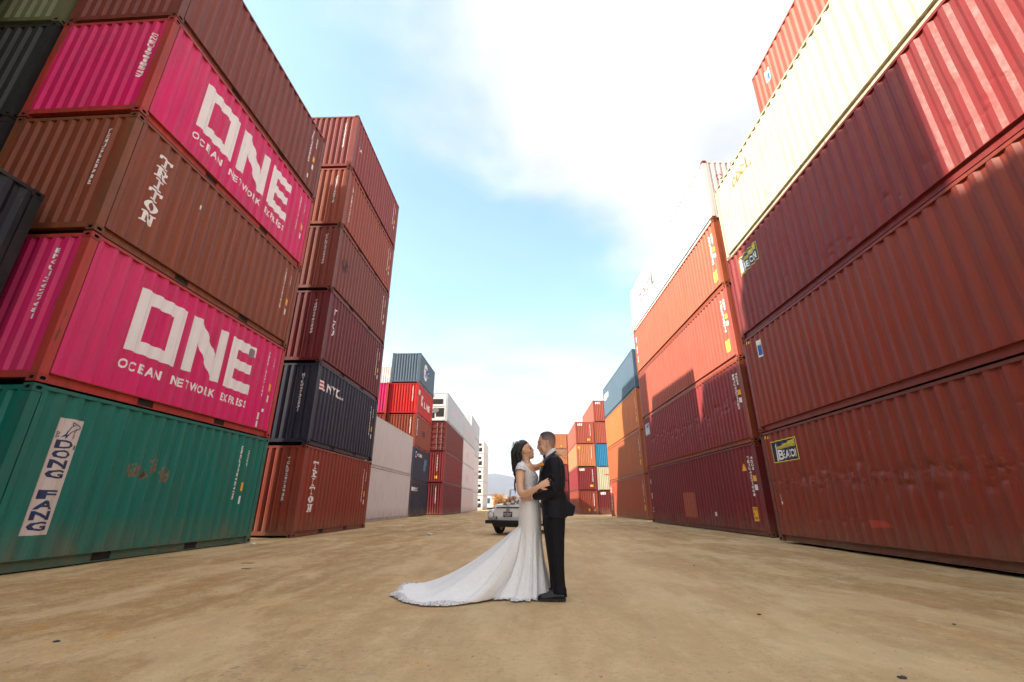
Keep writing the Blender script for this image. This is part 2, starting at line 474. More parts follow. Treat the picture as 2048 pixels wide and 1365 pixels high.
def reefer_end(root, Ln, H, c):
    white = plain('unit_white', (.72, .74, .76), .5)
    bm = bmesh.new()
    box(bm, .13, .03, .17, W-.13, .10, H-.09)
    obj('end_wall', bm, white, root)
    bm = bmesh.new()
    box(bm, .18, .0, H*.52, W-.18, .029, H*.56, 0)
    for x in (.20, W-.24): box(bm, x, 0, .22, x+.05, .029, H-.16, 0)
    fr = obj('cooling_unit', bm, white, root)
    bm = bmesh.new(); box(bm, .35, .012, H*.60, W-.5, .029, H*.78); box(bm, .4, .012, .32, 1.15, .029, H*.30); box(bm, 1.3, .012, .45, W-.35, .029, H*.46)
    obj('grille', bm, DARK, fr)
    bm = bmesh.new()
    pts = [(W/2+.36*math.cos(a), H*.38+.26*math.sin(a)) for a in [i*math.pi/10 for i in range(20)]]
    poly_prism(bm, pts, -.012, .011, 'xz'); obj('fan', bm, plain('grey_fan', (.20, .21, .22), .5), fr)
def container(xa, y0, z0, side, Ln, H, paintdef, label, group, rot=0, kind='dry', near=False, pockets=None, end='wall', dents=None, fr=None, cat='container', name='shipping_container'):
    """side 'L': aisle face is local x=W, xa its X. side 'R': aisle face is local x=0. y0: near end."""
    cname, c = paintdef
    M = Matrix.Rotation(rot, 3, 'Z')
    anchor = Vector((xa, y0, z0)); off = M @ Vector((W if side == 'L' else 0, 0, 0))
    root = empty(name, anchor-off, rot + random.uniform(-.0016, .0016))
    tag(root, label, cat, group)
    if pockets is None: pockets = Ln < 7
    m = paint(cname, c, **(dict(rust=.15, dirt=.3, fade=.12, rough=.45) if kind == 'reefer' else {}))
    fm = (paint(cname+'_frame', fr, rust=.9, rough=.5, fade=.35, dirt=.8) if fr else frame_paint(cname, c)) if kind != 'reefer' else paint(cname+'_frame', c, rust=.4, dirt=.5, fade=.15)
    k = (Ln, round(H, 3), kind, cname)
    aisle = 'E' if side == 'L' else 'W'
    for f in 'EW':
        me = side_mesh(Ln, H, kind, m, f, dents) if (dents and f == aisle) else cached(k+(f,), lambda: side_mesh(Ln, H, kind, m, f))
        obj('side_wall', me, None, root)
    if end == 'wall': obj('end_wall', cached(k+('S',), lambda: end_mesh(H, m, 'S', Ln)), None, root)
    elif end == 'door': door_end(root, Ln, H, paintdef)
    else: reefer_end(root, Ln, H, paintdef)
    obj('end_wall', cached(k+('N',), lambda: end_mesh(H, m, 'N', Ln)), None, root)
    def mk():
        bm = frame_bm(Ln, H, pockets)
        if not near:
            for x in (0, W-.162):
                for y in (-.003, Ln-.175):
                    for z in (0, H-.118): box(bm, x-.003, y, z+.001, x+.165, y+.178, z+.117, 0)
        return mesh_from(bm, 'frame', fm)
    obj('frame', cached(k+('f', near, pockets), mk), None, root)
    def mr():
        bm = bmesh.new(); box(bm, .06, .10, H-.055, W-.06, Ln-.10, H-.022); return mesh_from(bm, 'roof', m)
    obj('roof', cached(k+('r',), mr), None, root)
    def mf():
        bm = bmesh.new(); box(bm, .08, .105, .065, W-.08, Ln-.105, .140)
        y = .4
        while y < Ln-.3: box(bm, .08, y, .025, W-.08, y+.05, .0645); y += .4
        return mesh_from(bm, 'floor', DARK)
    obj('floor', cached((Ln, 'fl'), mf), None, root)
    if pockets:
        def mp():
            bm = bmesh.new(); box(bm, .078, -.178, .026, W-.078, .178, .154); return mesh_from(bm, 'fork_pocket', DARK)  # near-black block painted as the shade inside the pocket
        for c_ in (Ln/2-1.03, Ln/2+1.03):
            o = obj('fork_pocket', cached('fp', mp), None, root); o.location.y = c_
    if near:
        cm = paint(cname+'_casting', tuple(x*.8 for x in (fr or c)), rust=1.7, rough=.55, fade=.4, dirt=.8)
        for sx in (0, 1):
            for sy in (0, 1):
                for up in (0, 1):
                    me = cached(('cast', sx, sy, up, cname), lambda: mesh_from(casting_mesh(sx, sy, up), 'corner_casting', [cm, DARK]))
                    o = obj('corner_casting', me, None, root)
                    o.location = ((-.003+.162) if not sx else (W+.003-.162), (-.003) if not sy else (Ln+.003), (.118 if not up else H-.118)+(.001 if up else -.001))
    DIMS[root.name] = (Ln, H, kind)
    return root
def decal(root, name, polys, mat, face='E', off=.002, label=None):
    """paint polygons (u,v) onto a corrugated face; u reads left to right for a viewer of that face"""
    Ln, H, kind = DIMS[root.name]
    pr = END_PROF if face == 'S' else side_prof(Ln, kind)
    base = .010 if face == 'S' else .008
    bm = bmesh.new()
    for p in polys:
        vs = [bm.verts.new((Ln-u if face == 'W' else u, v, 0)) for u, v in p]
        try: bm.faces.new(vs)
        except ValueError: pass
    xs = [v.co.x for v in bm.verts]; lo, hi = min(xs), max(xs)
    for b in pr.br:
        if lo < b < hi:
            bmesh.ops.bisect_plane(bm, geom=bm.verts[:]+bm.edges[:]+bm.faces[:], plane_co=(b, 0, 0), plane_no=(1, 0, 0), dist=1e-6)
    for v in bm.verts:
        u, z = v.co.x, v.co.y; d = base+pr(u)-off
        v.co = (W-d, u, z) if face == 'E' else ((d, u, z) if face == 'W' else (u, d, z))
    want = {'E': Vector((1, 0, 0)), 'W': Vector((-1, 0, 0)), 'S': Vector((0, -1, 0))}[face]
    bm.normal_update()
    for f in bm.faces:
        if f.normal.dot(want) < 0: f.normal_flip()
    o = obj(name, bm, mat, root)
    if label: o['label'] = label
    return o
def number_marks(root, num, code='22G1', face='E', u=5.36, yellow=True, ends=True, two=True):
    """the vertical registration marks a box carries on its side near one end"""
    Ln, H, _k = DIMS[root.name]
    decal(root, 'registration_number', text_polys(num, u-.055, 1.0, u+.055, 2.28 if H < 2.7 else 2.45, True), WHITE, face)
    if two: decal(root, 'size_code', text_polys(code, u+.24, 1.80, u+.33, 2.2, True), WHITE, face)
    if yellow:
        decal(root, 'height_sticker', rects((u+.22, 1.22, u+.36, 1.42)), YELL, face)
        decal(root, 'height_sticker', rects((u+.23, .92, u+.35, 1.10)), WHITE, face)
def end_number(root, num, u=2.02, v0=.95, v1=2.22, w=.06):
    decal(root, 'registration_number', text_polys(num, u-w, v0, u+w, v1, True), WHITE, 'S')
def jit(a=.012): return random.uniform(-a, a)

# ------------------------------------------------------------------ paints
GREEN = ('green_paint', (.0, .185, .145)); PINK = ('pink_paint', (.76, .006, .165)); BROWN = ('brown_paint', (.27, .070, .034))
PLUM = ('plum_brown_paint', (.24, .062, .046)); MAROON = ('maroon_paint', (.165, .018, .026)); BRICK = ('brick_red_paint', (.29, .048, .028))
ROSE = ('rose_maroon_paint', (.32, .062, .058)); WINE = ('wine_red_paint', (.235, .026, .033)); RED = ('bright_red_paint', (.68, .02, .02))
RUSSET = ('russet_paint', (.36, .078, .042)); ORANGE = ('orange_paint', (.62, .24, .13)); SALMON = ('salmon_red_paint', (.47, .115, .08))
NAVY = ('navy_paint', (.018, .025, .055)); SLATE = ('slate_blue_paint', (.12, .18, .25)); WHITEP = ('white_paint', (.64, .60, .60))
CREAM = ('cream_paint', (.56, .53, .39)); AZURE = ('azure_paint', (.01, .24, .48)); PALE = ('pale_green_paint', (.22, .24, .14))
DUSK = ('grey_paint', (.05, .048, .05)); SNOW = ('snow_white_paint', (.74, .75, .77)); ICE = ('pale_blue_paint', (.55, .62, .68))
GA = 'containers of the nearest left stack'; GB = 'containers of the six high left stack'
GL = 'containers stacked along the left side'; GR = 'containers stacked along the right side'
GX = 'containers of the rows further left'

# ------------------------------------------------------------------ left row: nearest stack (five boxes, 20 foot)
def A(t, pd, label, **k):
    return container(-7.232+jit(.008), 6.08+jit(.008), .007+t*2.623, 'L', 6.058, 2.591, pd, label, GA, rot=-.0238, near=True, **k)
a0 = A(0, GREEN, 'teal green container on the ground with a tall white banner')
a1 = A(1, PINK, 'lower magenta container with huge white letters, resting on the teal green one', fr=(.50, .06, .05))
a2 = A(2, BROWN, 'brown container with stacked white letters, between the two magenta ones', fr=(.26, .085, .04))
a3 = A(3, PINK, 'upper magenta container with huge white letters, under the plain brown top box', fr=(.70, .008, .12))
a4 = A(4, PLUM, 'plain dusky brown container topmost above the upper magenta box')
# banner on the green box
decal(a0, 'banner', rects((.55, .48, .95, 2.18)), CREAML, off=.002)
bt = []
for i, ch in enumerate('DONG FANG'):
    if ch != ' ':
        v1 = 1.85-i*.148; bt += _fit(ch, .62, v1-.128, .90, v1)
    if i in (3, 8): decal(a0, 'banner_lettering', bt, NAVYL, off=.0045); bt = []
fish = []
def arc(cx, cy, r, a0_, a1_, wd, n=6, sx=1):
    o = []
    for i in range(n):
        a = R(a0_+(a1_-a0_)*i/n); b = R(a0_+(a1_-a0_)*(i+1)/n)
        o.append([(cx+sx*r*math.cos(a), cy+r*math.sin(a)), (cx+sx*r*math.cos(b), cy+r*math.sin(b)), (cx+sx*(r-wd)*math.cos(b), cy+(r-wd)*math.sin(b)), (cx+sx*(r-wd)*math.cos(a), cy+(r-wd)*math.sin(a))])
    return o
def stroke(P, w_=.007):
    o = []
    for (x0, y0), (x1, y1) in zip(P, P[1:]):
        l_ = math.hypot(x1-x0, y1-y0); nx, ny = -(y1-y0)/l_*w_, (x1-x0)/l_*w_
        o.append([(x0+nx, y0+ny), (x0-nx, y0-ny), (x1-nx, y1-ny), (x1+nx, y1+ny)])
    return o
fish += stroke([(.715, 1.92), (.72, 1.98), (.755, 2.055), (.81, 2.10), (.87, 2.11), (.915, 2.085), (.925, 2.055)]) + stroke([(.735, 1.925), (.78, 1.985), (.84, 2.02), (.90, 2.04), (.925, 2.055)])
fish += stroke([(.77, 2.075), (.76, 2.13), (.815, 2.11)]) + stroke([(.83, 2.015), (.85, 1.965), (.88, 2.03)], .005) + [[(.66, 1.885), (.735, 1.915), (.71, 1.945)], [(.715, 1.862), (.755, 1.93), (.715, 1.925)]]
fish += text_polys('DD', .59, 1.87, .64, 1.97, True) + text_polys('DF', .84, 1.88, .88, 1.95, True)
decal(a0, 'dolphin_emblem', fish, NAVYL, off=.0045)
decal(a0, 'banner_sticker', rects((.915, 1.72, .945, 1.79)), plain('teal_ink', (.01, .22, .2), .5), off=.0045)
number_marks(a0, 'DFSU 1184542 5', u=5.04)
random.seed(3)
def chips(cu, cv, ru, rv, n, smin, smax):
    o = []
    for i in range(n):
        a = random.uniform(0, 6.28); q = random.random()**.6
        u, v = cu+math.cos(a)*ru*q, cv+math.sin(a)*rv*q; s_ = random.uniform(smin, smax); k = random.randint(5, 7); ph = random.random()
        o.append([(u+s_*random.uniform(.5, 1.1)*math.cos(2*math.pi*(j+ph)/k)*.8, v+s_*random.uniform(.5, 1.2)*math.sin(2*math.pi*(j+ph)/k)) for j in range(k)])
    return o
BARE = plain('flaked_primer', (.20, .15, .10), .8, var=.5, scale=40)
for i, (cu, cv, ru, rv) in enumerate(((2.12, 1.5, .13, .12), (2.52, 1.62, .12, .2), (2.82, 1.45, .14, .16), (2.35, 1.42, .05, .06))):
    for j, pch in enumerate(chips(cu, cv, ru, rv, 26, .015, .045)):
        pass
    decal(a0, 'bare_patch', [p for k, p in enumerate(chips(cu, cv, ru, rv, 30, .018, .055))], BARE, off=.0022+.0002*i)
# big ONE lettering
def one(root):
    O = rects((1.20, .92, 1.49, 2.15), (1.49, 1.89, 2.06, 2.15), (1.49, .92, 2.06, 1.16), (2.06, .92, 2.36, 2.15))
    Nn = rects((2.52, .93, 2.79, 2.15), (3.42, .93, 3.69, 2.17)) + [[(2.79, 2.15), (2.79, 1.62), (3.42, .93), (3.42, 1.46)]]
    E_ = rects((3.83, .91, 4.10, 2.16), (4.10, 1.90, 4.82, 2.16), (4.10, 1.42, 4.70, 1.66), (4.10, .91, 4.84, 1.16))
    decal(root, 'lettering', O+Nn+E_, WHITE)
    t = text_polys('OCEAN', 1.19, .57, 2.16, .75, gap=.22), text_polys('NETWORK', 2.38, .57, 3.66, .75, gap=.22), text_polys('EXPRESS', 3.84, .57, 4.84, .75, gap=.22)
    for a_ in t: decal(root, 'small_lettering', a_, WHITE)
one(a1); one(a3)
decal(a1, 'grey_patch', [[(4.62+.10*math.cos(i*.785)*(1+.2*(i % 2)), 1.98+.13*math.sin(i*.785)) for i in range(8)]], plain('grey_primer', (.22, .2, .24), .7), off=.004)
decal(a1, 'small_plate', rects((5.50, .62, 5.56, .70), (5.36, .40, 5.46, .58), (5.36, .20, 5.46, .36)), WHITE)
number_marks(a1, 'ONEU 1359768 4', u=5.37); number_marks(a3, 'ONEU 2161954 7', u=5.37)
number_marks(a2, 'TEMU 5628982 N', u=5.37); number_marks(a4, 'TCLU 4120378 2', u=5.30)
end_number(a1, 'BNCU 1362768 1', 1.92, 1.0, 2.3); end_number(a2, 'TEMU 5628982', 1.98, .93, 2.21); end_number(a3, 'ONEU 1961854 7', 2.10, .9, 2.15)
decal(a2, 'lettering', triton(.68, .67, .99, 2.22), WHITE)
decal(a2, 'small_plate', rects((1.86, 1.80, 1.90, 1.90)), WHITE)
decal(a4, 'small_plate', rects((5.42, .50, 5.48, .66)), WHITE)

# ------------------------------------------------------------------ left row: second stack (six boxes, 20 foot)
def B(t, pd, label, **k):
    return container(-6.834+jit(), 13.756+jit(), t*2.683, 'L', 6.058, 2.655, pd, label, GB, rot=-.003, near=True, **k)
b0 = B(0, BRICK, 'brick red container on the ground with stacked white letters, under the dark navy one')
b1 = B(1, NAVY, 'dark navy container with small white letters and a red striped flag')
b2 = B(2, MAROON, 'dark maroon container with stacked white letters directly above the navy one with a flag')
b3 = B(3, PLUM, 'brownish maroon container with a grey smudge, fourth from the ground in the six high stack')
b4 = B(4, RUSSET, 'russet container')
b4['label'] = 'russet container with stacked white lettering, second from the top of the six high stack'
b5 = B(5, ROSE, 'topmost rose red container of the six high stack with a small green emblem')
decal(b0, 'lettering', triton(.70, .66, 1.03, 2.22), WHITE)
decal(b2, 'lettering', text_polys('TLXU', .52, 1.1, .72, 2.16, True), WHITE)
decal(b4, 'lettering', text_polys('DAMCO2', .50, .50, .66, 2.12, True), WHITE)
decal(b5, 'emblem', arc(.62, 1.75, .12, 20, 340, .035, 14), plain('green_ink', (.02, .16, .10), .5))
decal(b5, 'lettering', text_polys('CAI', .50, 1.35, .86, 1.5), WHITE)
fl = rects((.22, 2.07, .62, 2.13), (.24, 1.95, .66, 2.01), (.26, 1.83, .70, 1.89)); fr_ = rects((.23, 2.01, .64, 2.07), (.25, 1.89, .68, 1.95))
decal(b1, 'flag_stripes', fl, WHITE); decal(b1, 'flag_stripes', fr_, REDL)
decal(b1, 'lettering', text_polys('NYK', .88, 1.84, 1.92, 2.14, gap=.06), WHITE); decal(b1, 'small_lettering', text_polys('LINE', 1.9, 1.84, 2.3, 1.93), WHITE)
decal(b3, 'dark_smudge', chips(.85, 1.35, .35, .25, 30, .05, .12), plain('dark_smear', (.09, .04, .045), .7), off=.0025)
for r_, n_ in ((b0, 'TCLU 297393 5'), (b1, 'NYKU 973253 1'), (b2, 'TGHU 298288 8'), (b3, 'FCLU 690840 0'), (b4, 'CRSU 128801 5'), (b5, 'CAIU 209554 8')):
    end_number(r_, n_, 1.95, 1.0, 2.28, .055); number_marks(r_, n_, u=5.3)

# ------------------------------------------------------------------ left row, further on
FT40 = 12.192
c0 = container(-8.78, 22.25, .0, 'L', FT40, 2.87, WHITEP, 'long white flat-sided container on the ground with a large red letter L', GL, kind='reefer')
c1 = container(-8.78, 22.27, 2.9, 'L', FT40, 2.87, WHITEP, 'long white container lying on the white one with the red letter L', GL, kind='reefer')
decal(c0, 'lettering', rects((.95, .75, 1.25, 1.9), (1.25, .75, 1.85, 1.02)), REDL)
decal(c1, 'lettering', rects((2.2, .95, 2.6, 1.35)), plain('pink_ink', (.65, .16, .2), .5))
decal(c0, 'registration_number', text_polys('4510', 11.2, 1.2, 11.28, 2.2, True), BLACKL)
def D(t, pd, label, **k):
    return container(-8.97+jit(), 35.57+jit(), t*2.622, 'L', 6.058, 2.592, pd, label, GL, **k)
d0 = D(0, NAVY, 'navy container on the ground just beyond the long white pair')
d1 = D(1, ('faded_navy_paint', (.03, .042, .085)), 'navy container with pale blue repair patches, on top of another navy box')
d2 = D(2, RUSSET, 'reddish brown container with stacked white letters below the bright red one')
d3 = D(3, RED, 'bright red container with white lettering under the grey blue one')
d4 = D(4, ('pale_grey_blue_paint', (.20, .27, .35)), 'grey blue container with a round emblem on top of the bright red one')
decal(d0, 'lettering', text_polys('NYK', .9, 1.9, 2.4, 2.2), WHITE); decal(d0, 'flag_stripes', rects((.25, 1.92, .75, 2.2)), WHITE)
decal(d1, 'lettering', arc(1.0, 2.1, .25, 0, 360, .12, 12) + text_polys('CONS', 1.5, 2.0, 3.2, 2.25), WHITE)
decal(d1, 'repair_patch', rects((3.9, 1.0, 4.7, 1.5), (4.1, 1.5, 5.0, 1.95)), plain('patch_blue', (.08, .18, .30), .6))
decal(d2, 'lettering', text_polys('TRITON', .5, .9, .85, 2.3, True), WHITE); decal(d2, 'dark_smudge', rects((2.6, 1.1, 3.7, 1.6)), plain('dark_smear', (.09, .04, .045), .7))
decal(d3, 'lettering', text_polys('K', 1.4, .95, 2.3, 1.85) + text_polys('LINE', 2.5, .95, 5.0, 1.5), WHITE); decal(d3, 'emblem', rects((.4, 1.7, .8, 2.1)), WHITE)
decal(d4, 'emblem', arc(2.3, 1.45, .75, 0, 360, .35, 18), WHITE); decal(d4, 'emblem', rects((1.9, 1.1, 3.6, 1.8)), plain('emblem_blue', (.03, .10, .28), .5), off=.004)
decal(d4, 'lettering', text_polys('ELC', 2.0, 1.2, 3.5, 1.7), WHITE, off=.006)
for r_ in (d2, d3): decal(r_, 'registration_number', text_polys('TRHU 216390 7', 1.95, 1.0, 2.05, 2.3, True), WHITE, 'S')
def E(t, pd, label, **k):
    return container(-7.93+jit(), 43.7+jit(), -.03+t*2.9, 'L', FT40, 2.87, pd, label, GL, **k)
e0 = E(0, MAROON, 'dark maroon long container on the ground beyond the navy pair', near=False)
e1 = E(1, WINE, 'wine red long container with two yellow stickers on its end, second from the ground')
e2 = E(2, ('dark_wine_paint', (.20, .035, .035)), 'dark red long container showing its doors and lock rods', end='door')
e3 = E(3, ICE, 'pale grey blue refrigerated container lying on the dark red one with doors', kind='reefer', end='unit', cat='container', name='refrigerated_container')
for r_ in (e0, e1): decal(r_, 'registration_number', text_polys('TEXU 732654 1', 1.65, 1.0, 1.75, 2.5, True), WHITE, 'S')
decal(e1, 'warning_sticker', rects((.25, .35, .5, .6), (1.55, .35, 1.8, .6)), YELL, 'S'); decal(e0, 'warning_sticker', [[(.3, 1.4), (.6, 1.4), (.45, 1.7)]], YELL, 'S')
decal(e3, 'lettering', text_polys('ONE', 3.2, 1.2, 6.5, 2.0), plain('pale_pink_ink', (.70, .45, .62), .5)); decal(e3, 'warning_sticker', rects((.3, 2.5, 1.0, 2.75)), YEL2, 'S', off=.02)
GF = [WHITEP, SNOW, SNOW, ICE]
FL = ['white long container on the ground beyond the maroon ones', 'white long container second from the ground, just beyond the maroon stack',
      'white long container third from the ground beyond the dark red stack', 'pale blue long container on top of the white stack beyond the refrigerated one']
for t in range(4):
    f_ = container(-7.95+jit(), 56.3+jit(), -.08+t*2.9, 'L', FT40, 2.87, GF[t], FL[t], GL, kind='reefer')
    decal(f_, 'lettering', text_polys('ONE', 3.0, .9, 5.6, 1.7), plain('faint_pink_ink', (.72, .42, .48), .5))
GLB = ['lowest', 'second lowest', 'middle', 'second highest', 'highest']
for t in range(5):
    container(-8.75+jit(), 70.2+jit(), -.12+t*2.9, 'L', FT40, 2.87, (SNOW if t < 3 else ICE), GLB[t]+' long white container of the five high stack before the refrigerated tower', GL, kind='reefer')
for t in range(5):
    container(-9.58+jit(), 100+jit(), -.2+t*2.9, 'L', FT40, 2.87, SNOW, GLB[t]+' white refrigerated container of the far tower, its cooling unit facing the yard', 'refrigerated containers of the far left tower', kind='reefer', end='unit', name='refrigerated_container')

# rows further left, partly seen between the stacks
def X_(xa, y0, z0, Ln, H, pd, label, **k): return container(xa, y0, z0, 'L', Ln, H, pd, label, GX, **k)
dark_lab = {0: 'dark grey container on the ground left of the green one', 1: 'dark grey container left of the lower magenta box', 2: 'dark grey container beside the lettered brown box at the left edge',
            3: 'dark grey container with heavy ribs left of the upper magenta box', 4: 'pale green ribbed container at the top left corner of the photo', 5: 'dark container topmost of the stack left of the nearest one'}
for t in range(6):
    X_(-9.80, 6.10, t*2.623, 6.058, 2.591, {3: DUSK, 4: PALE, 5: DUSK}.get(t, DUSK), dark_lab[t], near=(t in (3, 4)))
for t in range(7): X_(-12.45, 4.95, t*2.72, 6.058, 2.69, [MAROON, NAVY, BRICK, PINK, WHITEP, RUSSET, BROWN][t], ['maroon', 'navy', 'brick red', 'magenta', 'white', 'russet', 'brown'][t]+' container in the column left of the dark grey stack')
n0 = container(-7.95, -.25, 0, 'L', 6.058, 2.80, ('scraped_navy_paint', (.008, .011, .022)), 'lower battered navy container at the left edge, in front of the green one', 'navy containers at the left edge', near=True, fr=(.018, .020, .026))
n1 = container(-7.95, -.27, 2.92, 'L', 6.058, 2.80, ('scraped_navy_paint', (.008, .011, .022)), 'upper battered navy container with a scraped corner post at the left edge', 'navy containers at the left edge', near=True, fr=(.018, .020, .026))
# stacks behind the photographer's left shoulder, which shade the yard
for t in range(7): X_(-10.9, -.26, t*2.93, 6.058, 2.89, [BRICK, MAROON, NAVY, GREEN, RUSSET, BROWN, WINE][t], ['brick red', 'maroon', 'navy', 'green', 'russet', 'brown', 'wine red'][t]+' container in the seven high stack beside the photographer')
for t in range(6): X_(-7.6, -6.96, t*2.64, 6.058, 2.61, [MAROON, NAVY, BROWN, BRICK, GREEN, WINE][t], ['maroon', 'navy', 'brown', 'brick red', 'green', 'wine red'][t]+' container in the six high stack just behind the photographer on the left')
for t in range(7): X_(-10.9, -8.2, t*2.6, 6.058, 2.575, [BROWN, PINK, BRICK, NAVY, WINE, MAROON, RUSSET][t], ['brown', 'magenta', 'brick red', 'navy', 'wine red', 'maroon', 'russet'][t]+' container in the seven high stack behind the photographer')
for t in range(7): X_(-13.6, -6.6, t*2.77, 6.058, 2.74, [MAROON, BRICK, GREEN, NAVY, RUSSET, WINE, BROWN][t], ['maroon', 'brick red', 'green', 'navy', 'russet', 'wine red', 'brown'][t]+' container in the outer seven high stack behind the photographer')
# deep block behind the six high stack and the white boxes
for t in range(8): X_(-11.35, 22.0, t*2.82, 6.058, 2.79, [WHITEP, MAROON, NAVY, BRICK, RUSSET, BROWN, WINE, SLATE][t], ['white', 'maroon', 'navy', 'brick red', 'russet', 'brown', 'wine red', 'slate blue'][t]+' container hidden behind the long white boxes')
for t in range(8): X_(-13.85, 18.15, t*2.82, 6.058, 2.79, [BROWN, NAVY, WHITEP, MAROON, BRICK, RUSSET, SLATE, WINE][t], ['brown', 'navy', 'white', 'maroon', 'brick red', 'russet', 'slate blue', 'wine red'][t]+' container in the eight high column hidden behind the nearest stacks')
for k_, xx in enumerate((-13.9, -16.4, -18.9)):
    for t in range(7): X_(xx, 24.35, t*2.86, 6.058, 2.83, [BRICK, NAVY, MAROON, WHITEP, RUSSET, GREEN, BROWN][(t+k_) % 7], ['brick red', 'navy', 'maroon', 'white', 'russet', 'green', 'brown'][(t+k_) % 7]+' container of the '+['near', 'middle', 'outer'][k_]+' hidden column at the left')
for t in range(4): X_(-11.46, 35.45, t*2.622, 6.058, 2.592, [NAVY, RUSSET, BRICK, PINK][t], ['navy container behind the far navy pair', 'russet container behind the far navy pair', 'brick red container behind the reddish brown box', 'magenta container peeking out left of the bright red one'][t])
for t in range(5): X_(-13.6, 44.0, t*2.9, FT40, 2.87, [SNOW, WHITEP, SNOW, WHITEP, SNOW][t], GLB[t]+' pale container of the stack glimpsed left of the bright red box', kind='reefer')

# ------------------------------------------------------------------ right row: nearest stack (40 foot)
random.seed(11)
DN = [(random.uniform(1.4, 11.8), 1.42+.13*random.gauss(0, 1), random.uniform(.05, .16), random.uniform(.04, .10), random.uniform(.010, .032)) for _ in range(110)]
DN += [(random.uniform(1.0, 11.8), .62+.08*random.gauss(0, 1), random.uniform(.04, .10), random.uniform(.03, .06), random.uniform(.006, .018)) for _ in range(45)]
DN += [(random.uniform(1.5, 11.5), 2.12+.08*random.gauss(0, 1), random.uniform(.04, .09), random.uniform(.03, .05), random.uniform(.004, .012)) for _ in range(30)]
DN += [(random.uniform(1.0, 11.8), random.uniform(.3, 2.4), random.uniform(.05, .4), random.uniform(.05, .3), random.uniform(.002, .012)) for _ in range(70)]
def dents_a(u, z, p):
    y = u; s_ = 0
    for (cu, cz, ru, rz, d) in DN:
        a = (12.192-cu-y)/ru; b = (z-cz)/rz; q = a*a+b*b
        if q < 6: s_ += d*math.exp(-q)
    return s_*(1-.55*p/.037)
DM = [(random.uniform(.6, 11.8), .35+.3*abs(random.gauss(0, 1)), random.uniform(.04, .14), random.uniform(.03, .09), random.uniform(.006, .022)) for _ in range(60)]
DM += [(random.uniform(1.0, 11.8), random.uniform(.3, 2.4), random.uniform(.1, .5), random.uniform(.1, .4), random.uniform(.002, .010)) for _ in range(40)]
def dents_b(u, z, p):
    s_ = 0
    for (cu, cz, ru, rz, d) in DM:
        a = (12.192-cu-u)/ru; b = (z-cz)/rz; q = a*a+b*b
        if q < 6: s_ += d*math.exp(-q)
    return s_*(1-.55*p/.037)
def R1(t, pd, label, **k):
    return container(6.706+jit(), .919+jit(), .044+t*2.831, 'R', FT40, 2.80, pd, label, GR, near=True, **k)
paint('dented_brick_paint', (.29, .048, .028), rust=.7, scar=.9, band=(1.47, .30))
r10 = R1(0, ('dented_brick_paint', (.29, .048, .028)), 'dented brick red container on the ground at the right edge with a lighthouse sign', dents=dents_a, fr=(.20, .05, .035))
r11 = R1(1, ('rust_red_paint', (.31, .052, .032)), 'rust red container above the dented one with a small blue and yellow sticker')
r12 = R1(2, ('crimson_brown_paint', (.26, .034, .034)), 'dark red container third from the ground at the right edge, with a lighthouse sign', dents=dents_b)
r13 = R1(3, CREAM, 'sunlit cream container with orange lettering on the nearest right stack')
def beacon(root, u, v, wd, h):
    decal(root, 'sign_border', rects((u, v, u+wd, v+h)), YEL2, 'W', off=.002)
    decal(root, 'sign_board', rects((u+.02, v+.02, u+wd-.02, v+h-.02)), plain('beacon_navy', (.012, .016, .045), .45), 'W', off=.004)
    rays = []
    for i in range(5):
        a0_, a1_ = .62+i*.065, .655+i*.07
        rays.append([(u+.24*wd, v+h*(.60+i*.022)), (u+wd*.95, v+h*a0_), (u+wd*.95, v+h*a1_), (u+.24*wd, v+h*(.612+i*.022))])
    decal(root, 'beam', rays, YEL2, 'W', off=.006)
    lh = [[(u+.10*wd, v+.06*h), (u+.22*wd, v+.06*h), (u+.195*wd, v+.72*h), (u+.125*wd, v+.72*h)], [(u+.10*wd, v+.73*h), (u+.22*wd, v+.73*h), (u+.16*wd, v+.9*h)]]
    decal(root, 'lighthouse', lh, WHITE, 'W', off=.006)
    decal(root, 'lettering', text_polys('B', u+.24*wd, v+.10*h, u+.40*wd, v+.56*h, gap=.02) + text_polys('EACON', u+.41*wd, v+.14*h, u+.95*wd, v+.50*h, gap=.12), WHITE, 'W', off=.006)
beacon(r10, .47, 1.95, 1.18, .56); beacon(r12, .62, 1.90, 1.12, .58)
decal(r11, 'sticker', rects((.76, 2.03, 1.02, 2.53)), WHITE, 'W'); decal(r11, 'sticker_print', rects((.79, 2.08, .99, 2.38)), BLUEL, 'W', off=.004); decal(r11, 'sticker_print', [[(.79, 2.39), (.99, 2.39), (.99, 2.5)]], YEL2, 'W', off=.004)
decal(r10, 'small_plate', rects((.42, 1.0, .46, 1.15), (.44, .9, .50, .98)), WHITE, 'W')
decal(r10, 'scraped_patch', [[(3.4, .62), (3.9, .60), (4.05, .50), (3.5, .47)]], plain('fresh_red', (.42, .05, .03), .5), 'W')
hz_ = [[(.20+i*.075, 2.62), (.235+i*.075, 2.62), (.265+i*.075, 2.70), (.23+i*.075, 2.70)] for i in range(3)]
for r_ in (r10, r11): decal(r_, 'hazard_stripes', hz_, YEL2, 'W')
def oocl(root, u, v, wd, h, m, face='W'):
    k = h*.62; o = []
    o += arc(u+.14*wd, v+h*.45, k*.62, 25, 335, h*.15, 16) + arc(u+.36*wd, v+h*.45, k*.62, 0, 360, h*.15, 18) + arc(u+.62*wd, v+h*.45, k*.62, 40, 320, h*.15, 14)
    decal(root, 'lettering', o, m, face); decal(root, 'lettering', rects((u+.80*wd, v, u+.86*wd, v+h*.95), (u+.86*wd, v, u+wd, v+.14*h)), m, face)
oocl(r13, 1.12, 1.95, 1.25, .42, ORNL)
